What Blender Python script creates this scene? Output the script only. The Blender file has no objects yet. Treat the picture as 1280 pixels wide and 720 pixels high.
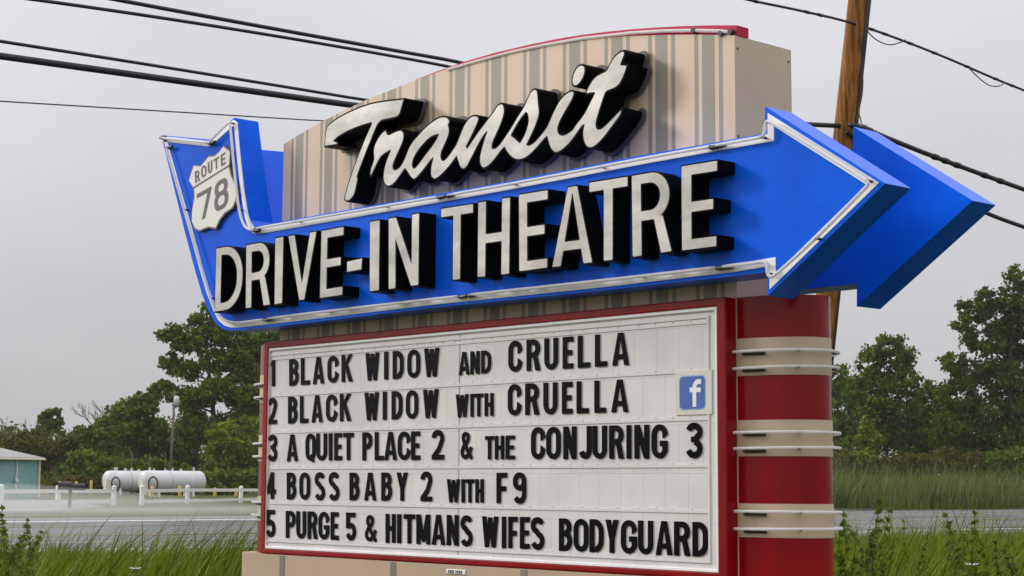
import bpy, bmesh, math, random
import numpy as np
from mathutils import Vector, geometry

scene = bpy.context.scene
COL = scene.collection
R = math.radians
random.seed(7)
RNG = np.random.default_rng(11)

# ------------------------------------------------------------------ camera
# world: x runs along the sign, y goes away behind it, z up; the ground is z = 0
F_PX, YAW, PITCH, ROLL = 2187.17, -0.83538, 0.11168, 0.00544
CAM = np.array([7.87159, -9.01934, 1.6])
_cy, _sy = math.cos(YAW), math.sin(YAW)
_f0 = np.array([_sy, _cy, 0.0]); _r0 = np.array([_cy, -_sy, 0.0]); _u0 = np.array([0, 0, 1.0])
FWD = math.cos(PITCH)*_f0 + math.sin(PITCH)*_u0
_uc = -math.sin(PITCH)*_f0 + math.cos(PITCH)*_u0
RGT = math.cos(ROLL)*_r0 + math.sin(ROLL)*_uc
UPV = -math.sin(ROLL)*_r0 + math.cos(ROLL)*_uc
cd = bpy.data.cameras.new('camera'); co = bpy.data.objects.new('camera', cd); COL.objects.link(co)
cd.sensor_width = 36.0; cd.lens = F_PX/1280*36.0; cd.clip_start = 0.1; cd.clip_end = 6000
from mathutils import Matrix
m = Matrix(((RGT[0], UPV[0], -FWD[0], CAM[0]), (RGT[1], UPV[1], -FWD[1], CAM[1]), (RGT[2], UPV[2], -FWD[2], CAM[2]), (0, 0, 0, 1)))
co.matrix_world = m
scene.camera = co

# ------------------------------------------------------------------ sky, sun, exposure
SUN_DIR = Vector((-0.77, -0.50, 0.42)).normalized()          # towards the sun behind the cloud
w = bpy.data.worlds.new('World'); scene.world = w; w.use_nodes = True
nt = w.node_tree; N = nt.nodes; L = nt.links
N.clear()
wo = N.new('ShaderNodeOutputWorld'); bg = N.new('ShaderNodeBackground')
sky = N.new('ShaderNodeTexSky'); sky.sky_type = 'NISHITA'; sky.sun_disc = False
sky.sun_elevation = math.asin(SUN_DIR.z); sky.sun_rotation = math.atan2(SUN_DIR.x, SUN_DIR.y)
sky.air_density = 1.0; sky.dust_density = 4.0
hs = N.new('ShaderNodeHueSaturation'); hs.inputs['Saturation'].default_value = 0.25
L.new(sky.outputs[0], hs.inputs['Color'])
tc = N.new('ShaderNodeTexCoord'); sep = N.new('ShaderNodeSeparateXYZ'); L.new(tc.outputs['Generated'], sep.inputs[0])
ramp = N.new('ShaderNodeValToRGB'); L.new(sep.outputs['Z'], ramp.inputs[0])
cr = ramp.color_ramp
cr.elements[0].position = 0.0; cr.elements[0].color = (0.60, 0.585, 0.60, 1)
cr.elements[1].position = 1.0; cr.elements[1].color = (1.0, 1.0, 1.02, 1)
for pos, c in ((0.06, (0.61, 0.60, 0.625, 1)), (0.14, (0.71, 0.71, 0.75, 1)), (0.22, (0.79, 0.795, 0.84, 1)), (0.32, (0.84, 0.845, 0.895, 1))):
    e = cr.elements.new(pos); e.color = c
nz = N.new('ShaderNodeTexNoise'); nz.inputs['Scale'].default_value = 2.6; nz.inputs['Detail'].default_value = 4.0; nz.inputs['Roughness'].default_value = 0.55
mp = N.new('ShaderNodeMapping'); mp.inputs['Scale'].default_value = (1, 1, 2.5); L.new(tc.outputs['Generated'], mp.inputs[0]); L.new(mp.outputs[0], nz.inputs['Vector'])
nr = N.new('ShaderNodeMapRange'); nr.inputs['From Min'].default_value = 0.3; nr.inputs['From Max'].default_value = 0.7
nr.inputs['To Min'].default_value = 0.92; nr.inputs['To Max'].default_value = 1.08; L.new(nz.outputs['Fac'], nr.inputs['Value'])
SKY_GAIN = 9.5
sc1 = N.new('ShaderNodeVectorMath'); sc1.operation = 'SCALE'; L.new(ramp.outputs[0], sc1.inputs[0])
mg = N.new('ShaderNodeMath'); mg.operation = 'MULTIPLY'; mg.inputs[1].default_value = SKY_GAIN; L.new(nr.outputs[0], mg.inputs[0])
L.new(mg.outputs[0], sc1.inputs['Scale'])
# the cloud deck overhead is brighter than what the photo sees low down
zr = N.new('ShaderNodeMapRange'); zr.interpolation_type = 'SMOOTHSTEP'
zr.inputs['From Min'].default_value = 0.35; zr.inputs['From Max'].default_value = 1.0
zr.inputs['To Min'].default_value = 1.0; zr.inputs['To Max'].default_value = 2.1; L.new(sep.outputs['Z'], zr.inputs['Value'])
sc2 = N.new('ShaderNodeVectorMath'); sc2.operation = 'SCALE'; L.new(sc1.outputs[0], sc2.inputs[0]); L.new(zr.outputs[0], sc2.inputs['Scale'])
mx = N.new('ShaderNodeMix'); mx.data_type = 'RGBA'; mx.inputs[0].default_value = 0.08
L.new(sc2.outputs[0], mx.inputs[6]); L.new(hs.outputs[0], mx.inputs[7])
L.new(mx.outputs[2], bg.inputs['Color']); bg.inputs['Strength'].default_value = 0.1
L.new(bg.outputs[0], wo.inputs['Surface'])
sd = bpy.data.lights.new('sun', 'SUN'); so = bpy.data.objects.new('sun', sd); COL.objects.link(so)
sd.energy = 1.5; sd.angle = R(10); sd.color = (1.0, 0.96, 0.9)
so.rotation_euler = (-SUN_DIR).to_track_quat('-Z', 'Y').to_euler()
so.location = (0, 0, 60)
scene.view_settings.view_transform = 'Standard'; scene.view_settings.look = 'None'
scene.view_settings.gamma = 1.0; scene.view_settings.use_curve_mapping = False
scene.view_settings.exposure = 0.0
scene.cycles.max_bounces = 6; scene.cycles.volume_bounces = 1; scene.cycles.transparent_max_bounces = 8

# ------------------------------------------------------------------ measuring: rays of the photo's own camera, met with real planes
def ray(x, y): return FWD + RGT*(x-640)/F_PX - UPV*(y-360)/F_PX
def on_y(x, y, Y): d = ray(x, y); return CAM + d*(Y-CAM[1])/d[1]
def on_z(x, y, Z=0.0): d = ray(x, y); return CAM + d*(Z-CAM[2])/d[2]
def on_x(x, y, X): d = ray(x, y); return CAM + d*(X-CAM[0])/d[0]
def at_d(x, y, D): return CAM + ray(x, y)*D

# ------------------------------------------------------------------ materials
def rgb(c): return (c[0], c[1], c[2], 1.0)
def mat(name, col, rough=0.5, metal=0.0, var=0.12, scale=3.0, bump=0.0, bscale=40.0, coat=0.0, spec=0.5, stretch=None, col2=None):
    m = bpy.data.materials.new(name); m.use_nodes = True
    t = m.node_tree; b = t.nodes['Principled BSDF']
    b.inputs['Roughness'].default_value = rough; b.inputs['Metallic'].default_value = metal
    b.inputs['Coat Weight'].default_value = coat; b.inputs['Coat Roughness'].default_value = 0.12
    b.inputs['Specular IOR Level'].default_value = spec
    tc = t.nodes.new('ShaderNodeTexCoord'); n = t.nodes.new('ShaderNodeTexNoise')
    n.inputs['Scale'].default_value = scale; n.inputs['Detail'].default_value = 6; n.inputs['Roughness'].default_value = 0.6
    src = tc.outputs['Object']
    if stretch:
        mpn = t.nodes.new('ShaderNodeMapping'); mpn.inputs['Scale'].default_value = stretch
        t.links.new(src, mpn.inputs[0]); src = mpn.outputs[0]
    t.links.new(src, n.inputs['Vector'])
    r = t.nodes.new('ShaderNodeValToRGB'); r.color_ramp.elements[0].position = 0.28; r.color_ramp.elements[1].position = 0.72
    c2 = col2 if col2 else tuple(min(1.0, c*(1+var)) for c in col)
    c1 = tuple(c*(1-var) for c in col)
    r.color_ramp.elements[0].color = rgb(c1); r.color_ramp.elements[1].color = rgb(c2)
    t.links.new(n.outputs['Fac'], r.inputs[0]); t.links.new(r.outputs[0], b.inputs['Base Color'])
    if bump > 0:
        n2 = t.nodes.new('ShaderNodeTexNoise'); n2.inputs['Scale'].default_value = bscale; n2.inputs['Detail'].default_value = 4
        t.links.new(src, n2.inputs['Vector'])
        bp = t.nodes.new('ShaderNodeBump'); bp.inputs['Strength'].default_value = bump; bp.inputs['Distance'].default_value = 0.02
        t.links.new(n2.outputs['Fac'], bp.inputs['Height']); t.links.new(bp.outputs[0], b.inputs['Normal'])
    return m

def leaf_mat(name, dark, light, trans=0.25, rough=0.55):
    m = bpy.data.materials.new(name); m.use_nodes = True
    t = m.node_tree; b = t.nodes['Principled BSDF']; out = t.nodes['Material Output']
    g = t.nodes.new('ShaderNodeNewGeometry'); r = t.nodes.new('ShaderNodeValToRGB')
    r.color_ramp.elements[0].color = rgb(dark); r.color_ramp.elements[1].color = rgb(light)
    n = t.nodes.new('ShaderNodeTexNoise'); n.inputs['Scale'].default_value = 0.35; n.inputs['Detail'].default_value = 2
    tc = t.nodes.new('ShaderNodeTexCoord'); t.links.new(tc.outputs['Object'], n.inputs['Vector'])
    a = t.nodes.new('ShaderNodeMath'); a.operation = 'MULTIPLY_ADD'; a.inputs[1].default_value = 0.55
    t.links.new(g.outputs['Random Per Island'], a.inputs[0])
    s = t.nodes.new('ShaderNodeMapRange'); s.inputs['From Min'].default_value = 0.3; s.inputs['From Max'].default_value = 0.7
    s.inputs['To Min'].default_value = 0.0; s.inputs['To Max'].default_value = 0.45
    t.links.new(n.outputs['Fac'], s.inputs['Value']); t.links.new(s.outputs[0], a.inputs[2])
    t.links.new(a.outputs[0], r.inputs[0]); t.links.new(r.outputs[0], b.inputs['Base Color'])
    b.inputs['Roughness'].default_value = rough; b.inputs['Specular IOR Level'].default_value = 0.08
    tr = t.nodes.new('ShaderNodeBsdfTranslucent'); t.links.new(r.outputs[0], tr.inputs['Color'])
    mxs = t.nodes.new('ShaderNodeMixShader'); mxs.inputs[0].default_value = trans
    t.links.new(b.outputs[0], mxs.inputs[1]); t.links.new(tr.outputs[0], mxs.inputs[2]); t.links.new(mxs.outputs[0], out.inputs['Surface'])
    return m

M = {}
M['blue'] = mat('blue sign paint', (0.003, 0.120, 0.95), 0.28, 0, 0.26, 0.9, 0.06, 2.0, spec=0.10)  # the mottled noise paints cloudy reflections into the blue
M['red'] = mat('red sign paint', (0.25, 0.001, 0.0035), 0.22, 0, 0.24, 1.2, 0.05, 4.0, spec=0.3, stretch=(2.5, 2.5, .25))
M['trimred'] = mat('bright red trim paint', (0.48, 0.006, 0.055), 0.4, 0, 0.08, 2.5, spec=0.2)
M['black'] = mat('black channel paint', (0.0025, 0.0025, 0.003), 0.5, 0, 0.15, 8.0, spec=0.04)
M['plate'] = mat('letter back plate grey', (0.10, 0.085, 0.082), 0.45, 0, 0.25, 6.0, spec=0.3)
M['silver'] = mat('clear faced aluminium channel', (0.46, 0.44, 0.405), 0.34, 0.2, 0.22, 2.2, 0.10, 4.0, coat=0.2, col2=(0.73, 0.70, 0.65), stretch=(1.0, 1.0, 2.2))  # darker stretched noise paints smudgy reflections of the clear faces into the silver
M['white'] = mat('white sign enamel', (0.90, 0.88, 0.89), 0.45, 0, 0.03, 4.0)
M['tube'] = leaf_mat('unlit white neon glass', (0.90, 0.88, 0.89), (0.94, 0.92, 0.93), 0.45, 0.3)
M['clip'] = mat('black tube support', (0.02, 0.02, 0.025), 0.5)
M['shield'] = mat('off white shield enamel', (0.80, 0.775, 0.72), 0.45, 0, 0.04, 6.0)
M['shieldink'] = mat('grey brown shield ink', (0.10, 0.075, 0.085), 0.5)
M['letter'] = mat('black acrylic letter', (0.003, 0.002, 0.004), 0.35, 0, 0.2, 9.0, spec=0.07, col2=(0.006, 0.004, 0.006))
M['badge'] = mat('badge blue', (0.055, 0.13, 0.45), 0.4, 0, 0.12, 9.0)
M['badgerim'] = mat('badge pale blue rim', (0.35, 0.45, 0.72), 0.4)
M['cream'] = mat('cream backing plastic', (0.70, 0.67, 0.58), 0.5)
M['rail'] = mat('clear letter rail', (0.74, 0.70, 0.69), 0.3, 0, 0.04, 8.0)
M['seam'] = mat('grimy joint', (0.42, 0.40, 0.385), 0.7)
M['tan'] = mat('tan painted metal', (0.57, 0.455, 0.335), 0.5, 0, 0.05, 1.5, 0.02, 4.0)
M['basetan'] = mat('tan base panel', (0.50, 0.36, 0.24), 0.6, 0, 0.07, 1.3, 0.05, 60.0)
M['basestrip'] = mat('grey base strip', (0.20, 0.175, 0.155), 0.6)
M['wood'] = mat('weathered pole wood', (0.16, 0.055, 0.016), 0.8, 0, 0.72, 3.0, 0.5, 12.0, stretch=(6, 6, 0.45), spec=0.2, col2=(0.52, 0.22, 0.055))
M['greywood'] = mat('grey pole wood', (0.17, 0.135, 0.11), 0.85, 0, 0.3, 4.0)
M['cable'] = mat('black cable', (0.012, 0.011, 0.018), 0.5)
M['conduit'] = mat('dark conduit', (0.035, 0.02, 0.016), 0.6)
M['galv'] = mat('galvanised metal', (0.48, 0.48, 0.48), 0.45, 0.5, 0.1)
M['tank'] = mat('white tank paint', (0.60, 0.60, 0.61), 0.4, 0, 0.10, 0.9, stretch=(1, 1, .4))
M['dirty'] = mat('rusty brown fitting', (0.13, 0.085, 0.055), 0.7)
M['fence'] = mat('white fence board', (0.74, 0.74, 0.72), 0.55, 0, 0.08, 1.0)
M['yellow'] = mat('yellow bollard paint', (0.58, 0.40, 0.08), 0.5, 0, 0.15, 2.0)
M['mailbox'] = mat('black mailbox paint', (0.02, 0.02, 0.024), 0.4)
M['roof'] = mat('pale metal roof', (0.30, 0.29, 0.28), 0.5, 0, 0.1, 0.4)
M['teal'] = mat('teal ribbed cladding', (0.22, 0.39, 0.41), 0.5, 0, 0.12, 0.6)
M['trim'] = mat('cream building trim', (0.66, 0.60, 0.46), 0.5)
M['bark'] = mat('dark bark', (0.05, 0.038, 0.028), 0.9, 0, 0.3, 3.0)
M['twig'] = mat('grey bare twig', (0.15, 0.125, 0.12), 0.9, 0, 0.2, 3.0)
M['petal'] = mat('white petal', (0.8, 0.8, 0.75), 0.6)
M['poplar'] = leaf_mat('cottonwood leaves', (0.019, 0.038, 0.003), (0.19, 0.28, 0.024))
M['deep'] = leaf_mat('dark maple leaves', (0.014, 0.028, 0.0025), (0.135, 0.20, 0.017))
M['mid'] = leaf_mat('mid green leaves', (0.028, 0.054, 0.003), (0.20, 0.29, 0.024))
M['willow'] = leaf_mat('yellow green leaves', (0.065, 0.090, 0.004), (0.30, 0.35, 0.018))
M['olive'] = leaf_mat('olive brown scrub leaves', (0.040, 0.042, 0.006), (0.18, 0.17, 0.028))
M['reed'] = leaf_mat('grey green reeds', (0.045, 0.066, 0.014), (0.21, 0.25, 0.075), 0.25)
M['grass'] = leaf_mat('tall wet grass', (0.024, 0.044, 0.002), (0.24, 0.33, 0.024), 0.33, 0.4)
M['weed'] = leaf_mat('weed leaves', (0.06, 0.10, 0.010), (0.27, 0.36, 0.05), 0.4)
M['seed'] = leaf_mat('grass seed heads', (0.09, 0.11, 0.05), (0.20, 0.22, 0.11), 0.2)

def stripe_mat():
    m = bpy.data.materials.new('tan board with grey brown pinstripes'); m.use_nodes = True
    t = m.node_tree; b = t.nodes['Principled BSDF']; b.inputs['Roughness'].default_value = 0.5
    tc = t.nodes.new('ShaderNodeTexCoord'); s = t.nodes.new('ShaderNodeSeparateXYZ'); t.links.new(tc.outputs['Object'], s.inputs[0])
    def M2(op, a, b_):
        n = t.nodes.new('ShaderNodeMath'); n.operation = op
        for i, v in enumerate((a, b_)):
            if v is None: continue
            if isinstance(v, (int, float)): n.inputs[i].default_value = v
            else: t.links.new(v, n.inputs[i])
        return n.outputs[0]
    # object x has its zero at the board's right edge; stripes repeat every 0.45 m
    u = M2('MULTIPLY', M2('FRACT', M2('DIVIDE', M2('ADD', s.outputs['X'], 45.0+0.374), 0.45), None), 0.45)
    acc = None
    for a, e in ((0.0, 0.039), (0.072, 0.192), (0.228, 0.266)):
        v = M2('MULTIPLY', M2('GREATER_THAN', u, a), M2('LESS_THAN', u, e))
        acc = v if acc is None else M2('ADD', acc, v)
    nz = t.nodes.new('ShaderNodeTexNoise'); nz.inputs['Scale'].default_value = 2.0; nz.inputs['Detail'].default_value = 6
    t.links.new(tc.outputs['Object'], nz.inputs['Vector'])
    r1 = t.nodes.new('ShaderNodeValToRGB'); r1.color_ramp.elements[0].position = .3; r1.color_ramp.elements[1].position = .7
    r1.color_ramp.elements[0].color = rgb((0.66, 0.495, 0.35)); r1.color_ramp.elements[1].color = rgb((0.75, 0.58, 0.43))
    r2 = t.nodes.new('ShaderNodeValToRGB'); r2.color_ramp.elements[0].position = .3; r2.color_ramp.elements[1].position = .7
    r2.color_ramp.elements[0].color = rgb((0.285, 0.245, 0.195)); r2.color_ramp.elements[1].color = rgb((0.34, 0.30, 0.245))
    t.links.new(nz.outputs['Fac'], r1.inputs[0]); t.links.new(nz.outputs['Fac'], r2.inputs[0])
    mx = t.nodes.new('ShaderNodeMix'); mx.data_type = 'RGBA'
    t.links.new(acc, mx.inputs[0]); t.links.new(r1.outputs[0], mx.inputs[6]); t.links.new(r2.outputs[0], mx.inputs[7])
    t.links.new(mx.outputs[2], b.inputs['Base Color'])
    return m
M['stripes'] = stripe_mat()

def panel_mat():
    m = bpy.data.materials.new('white reader panel plastic'); m.use_nodes = True
    t = m.node_tree; b = t.nodes['Principled BSDF']; b.inputs['Roughness'].default_value = 0.35
    tc = t.nodes.new('ShaderNodeTexCoord'); mp = t.nodes.new('ShaderNodeMapping'); t.links.new(tc.outputs['Object'], mp.inputs[0])
    mp.inputs['Rotation'].default_value = (R(90), 0, 0)
    br = t.nodes.new('ShaderNodeTexBrick'); br.inputs['Scale'].default_value = 1.0
    br.inputs['Brick Width'].default_value = 0.215; br.inputs['Row Height'].default_value = 0.336
    br.inputs['Mortar Size'].default_value = 0.0035; br.inputs['Mortar Smooth'].default_value = 0.6; br.offset = 0.37
    br.inputs['Color1'].default_value = rgb((0.72, 0.68, 0.67)); br.inputs['Color2'].default_value = rgb((0.755, 0.72, 0.71)); br.inputs['Mortar'].default_value = rgb((0.58, 0.55, 0.54))
    t.links.new(mp.outputs[0], br.inputs['Vector'])
    nz = t.nodes.new('ShaderNodeTexNoise'); nz.inputs['Scale'].default_value = 2.5; nz.inputs['Detail'].default_value = 7
    t.links.new(tc.outputs['Object'], nz.inputs['Vector'])
    mr = t.nodes.new('ShaderNodeMapRange'); mr.inputs['From Min'].default_value = .35; mr.inputs['From Max'].default_value = .65
    mr.inputs['To Min'].default_value = 0.92; mr.inputs['To Max'].default_value = 1.03; t.links.new(nz.outputs['Fac'], mr.inputs['Value'])
    vm = t.nodes.new('ShaderNodeVectorMath'); vm.operation = 'SCALE'; t.links.new(br.outputs['Color'], vm.inputs[0]); t.links.new(mr.outputs[0], vm.inputs['Scale'])
    t.links.new(vm.outputs[0], b.inputs['Base Color'])
    return m
M['panel'] = panel_mat()

# ------------------------------------------------------------------ object helpers
def tag(o, label=None, cat=None, group=None, kind=None):
    if label: o['label'] = label
    if cat: o['category'] = cat
    if group: o['group'] = group
    if kind: o['kind'] = kind
    return o
def empty(name, loc, label, cat, group=None):
    o = bpy.data.objects.new(name, None); COL.objects.link(o); o.location = loc
    o.empty_display_size = 0.3
    return tag(o, label, cat, group)
ORIGIN = {}
def origin_of(o):
    p = Vector((0, 0, 0))
    while o is not None: p += o.location; o = o.parent
    return p
class MB:
    """collects shapes in world coordinates and links them as ONE mesh object"""
    def __init__(s): s.v = []; s.f = []; s.mi = []; s.mats = []; s.cur = 0
    def use(s, m):
        if m not in s.mats: s.mats.append(m)
        s.cur = s.mats.index(m); return s
    def add(s, vs, fs):
        k = len(s.v); s.v += [tuple(map(float, v)) for v in vs]
        for f in fs: s.f.append(tuple(i+k for i in f)); s.mi.append(s.cur)
        return s
    def box(s, a, b):
        x0, y0, z0 = a; x1, y1, z1 = b
        return s.add([(x0,y0,z0),(x1,y0,z0),(x1,y1,z0),(x0,y1,z0),(x0,y0,z1),(x1,y0,z1),(x1,y1,z1),(x0,y1,z1)],
                     [(0,3,2,1),(4,5,6,7),(0,1,5,4),(1,2,6,5),(2,3,7,6),(3,0,4,7)])
    def tube(s, pts, rad, n=8, caps=True):
        pts = [Vector(p) for p in pts]
        rads = rad if isinstance(rad, (list, tuple)) else [rad]*len(pts)
        vs = []; fs = []
        up = None
        for i, p in enumerate(pts):
            a = pts[max(i-1, 0)]; b = pts[min(i+1, len(pts)-1)]
            d = (b-a).normalized() if (b-a).length > 1e-9 else Vector((0, 0, 1))
            if up is None:
                up = Vector((0, 0, 1)) if abs(d.z) < 0.9 else Vector((1, 0, 0))
            e1 = up - d*up.dot(d)
            if e1.length < 1e-6: e1 = d.orthogonal()
            e1.normalize(); e2 = d.cross(e1); up = e1
            for k in range(n):
                t = 2*math.pi*k/n; vs.append(p + (e1*math.cos(t)+e2*math.sin(t))*rads[i])
        for i in range(len(pts)-1):
            for k in range(n):
                a = i*n+k; b = i*n+(k+1) % n
                fs.append((a, b, b+n, a+n))
        if caps:
            fs.append(tuple(reversed(range(n)))); fs.append(tuple((len(pts)-1)*n+k for k in range(n)))
        return s.add(vs, fs)
    def prism(s, poly, y0, y1, holes=()):
        """closed (x,z) outline extruded from y0 (front) to y1"""
        loops = [poly]+list(holes)
        flat = []; base = []
        for lp in loops: base.append(len(flat)); flat += [tuple(p) for p in lp]
        n = len(flat)
        tri = geometry.tessellate_polygon([[Vector((p[0], p[1], 0)) for p in lp] for lp in loops])
        vs = [(p[0], y0, p[1]) for p in flat]+[(p[0], y1, p[1]) for p in flat]
        fs = [tuple(t) for t in tri]+[tuple(i+n for i in reversed(t)) for t in tri]
        for b0, lp in zip(base, loops):
            k = len(lp)
            for i in range(k):
                a = b0+i; b = b0+(i+1) % k
                fs.append((a, b, b+n, a+n))
        return s.add(vs, fs)
    def build(s, name, m=None, parent=None, smooth=False, recalc=True):
        me = bpy.data.meshes.new(name)
        o = bpy.data.objects.new(name, me); COL.objects.link(o)
        off = Vector((0, 0, 0))
        if parent is not None:
            o.parent = parent; off = origin_of(parent)
        me.from_pydata([(v[0]-off.x, v[1]-off.y, v[2]-off.z) for v in s.v], [], s.f)
        mats = s.mats if s.mats else [m]
        for mm in mats: me.materials.append(mm)
        if s.mats: me.polygons.foreach_set('material_index', s.mi)
        if recalc:
            bm = bmesh.new(); bm.from_mesh(me); bmesh.ops.recalc_face_normals(bm, faces=bm.faces); bm.to_mesh(me); bm.free()
        if smooth: me.polygons.foreach_set('use_smooth', [True]*len(me.polygons))
        me.update()
        return o
def recenter(o):
    """move a top-level mesh's origin to the middle of its base"""
    me = o.data; c = np.empty(len(me.vertices)*3); me.vertices.foreach_get('co', c); c = c.reshape(-1, 3)
    p = np.array([(c[:, 0].min()+c[:, 0].max())/2, (c[:, 1].min()+c[:, 1].max())/2, c[:, 2].min()])
    c -= p; me.vertices.foreach_set('co', c.ravel()); me.update()
    o.location = o.location+Vector(p); return o
def copy_tree(o, parent=None):
    c = o.copy(); COL.objects.link(c); c.parent = parent
    for ch in list(o.children): copy_tree(ch, c)
    return c
def auto_smooth(o, ang=35):
    me = o.data
    me.polygons.foreach_set('use_smooth', [True]*len(me.polygons))
    bm = bmesh.new(); bm.from_mesh(me)
    for e in bm.edges:
        if len(e.link_faces) == 2 and e.calc_face_angle(0) > R(ang): e.smooth = False
    bm.to_mesh(me); bm.free()
def bevel(o, wd, seg=2):
    md = o.modifiers.new('soft edges', 'BEVEL'); md.width = wd; md.segments = seg; md.limit_method = 'ANGLE'; md.angle_limit = R(40)

# ------------------------------------------------------------------ lettering: outlines from distance fields
def f_rect(X, Y, x0, y0, x1, y1):
    dx = np.abs(X-(x0+x1)/2)-(x1-x0)/2; dy = np.abs(Y-(y0+y1)/2)-(y1-y0)/2
    return np.minimum(np.maximum(dx, dy), 0)+np.hypot(np.maximum(dx, 0), np.maximum(dy, 0))
def f_rrect(X, Y, x0, y0, x1, y1, r):
    r = max(min(r, (x1-x0)/2-1e-5, (y1-y0)/2-1e-5), 1e-5)
    return f_rect(X, Y, x0+r, y0+r, x1-r, y1-r)-r
def f_seg(X, Y, a, b):
    ax, ay = a; bx, by = b; dx, dy = bx-ax, by-ay; q = dx*dx+dy*dy+1e-12
    t = np.clip(((X-ax)*dx+(Y-ay)*dy)/q, 0, 1)
    return np.hypot(X-ax-t*dx, Y-ay-t*dy)
def f_poly(X, Y, loops):
    d = np.full(X.shape, 1e9); ins = np.zeros(X.shape, bool)
    for lp in loops:
        for i in range(len(lp)):
            a = lp[i]; b = lp[(i+1) % len(lp)]
            d = np.minimum(d, f_seg(X, Y, a, b))
            if abs(a[1]-b[1]) > 1e-12:
                c = ((a[1] > Y) != (b[1] > Y)) & (X < (b[0]-a[0])*(Y-a[1])/(b[1]-a[1])+a[0])
                ins ^= c
    return np.where(ins, -d, d)
def f_bar(X, Y, a, b, t):                  # a straight stroke with square ends
    dx, dy = b[0]-a[0], b[1]-a[1]; l = math.hypot(dx, dy); dx /= l; dy /= l
    u = (X-a[0])*dx+(Y-a[1])*dy; v = -(X-a[0])*dy+(Y-a[1])*dx
    return f_rect(u, v, 0, -t/2, l, t/2)
def f_stroke(X, Y, pts, t):                # a curved stroke with square ends
    out = np.full(X.shape, 1e9)
    cum = [0]
    for i in range(len(pts)-1): cum.append(cum[-1]+math.dist(pts[i], pts[i+1]))
    def unit(a, b): l = math.dist(a, b); return ((b[0]-a[0])/l, (b[1]-a[1])/l)
    e0 = unit(pts[1], pts[0]); e1 = unit(pts[-2], pts[-1])
    for i in range(len(pts)-1):
        d = f_seg(X, Y, pts[i], pts[i+1])-t/2
        if cum[i] < t: d = np.maximum(d, (X-pts[0][0])*e0[0]+(Y-pts[0][1])*e0[1])
        if cum[-1]-cum[i+1] < t: d = np.maximum(d, (X-pts[-1][0])*e1[0]+(Y-pts[-1][1])*e1[1])
        out = np.minimum(out, d)
    return out
def arc(cx, cy, rx, ry, a0, a1, n=18):
    return [(cx+rx*math.cos(R(a0+(a1-a0)*i/n)), cy+ry*math.sin(R(a0+(a1-a0)*i/n))) for i in range(n+1)]
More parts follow.
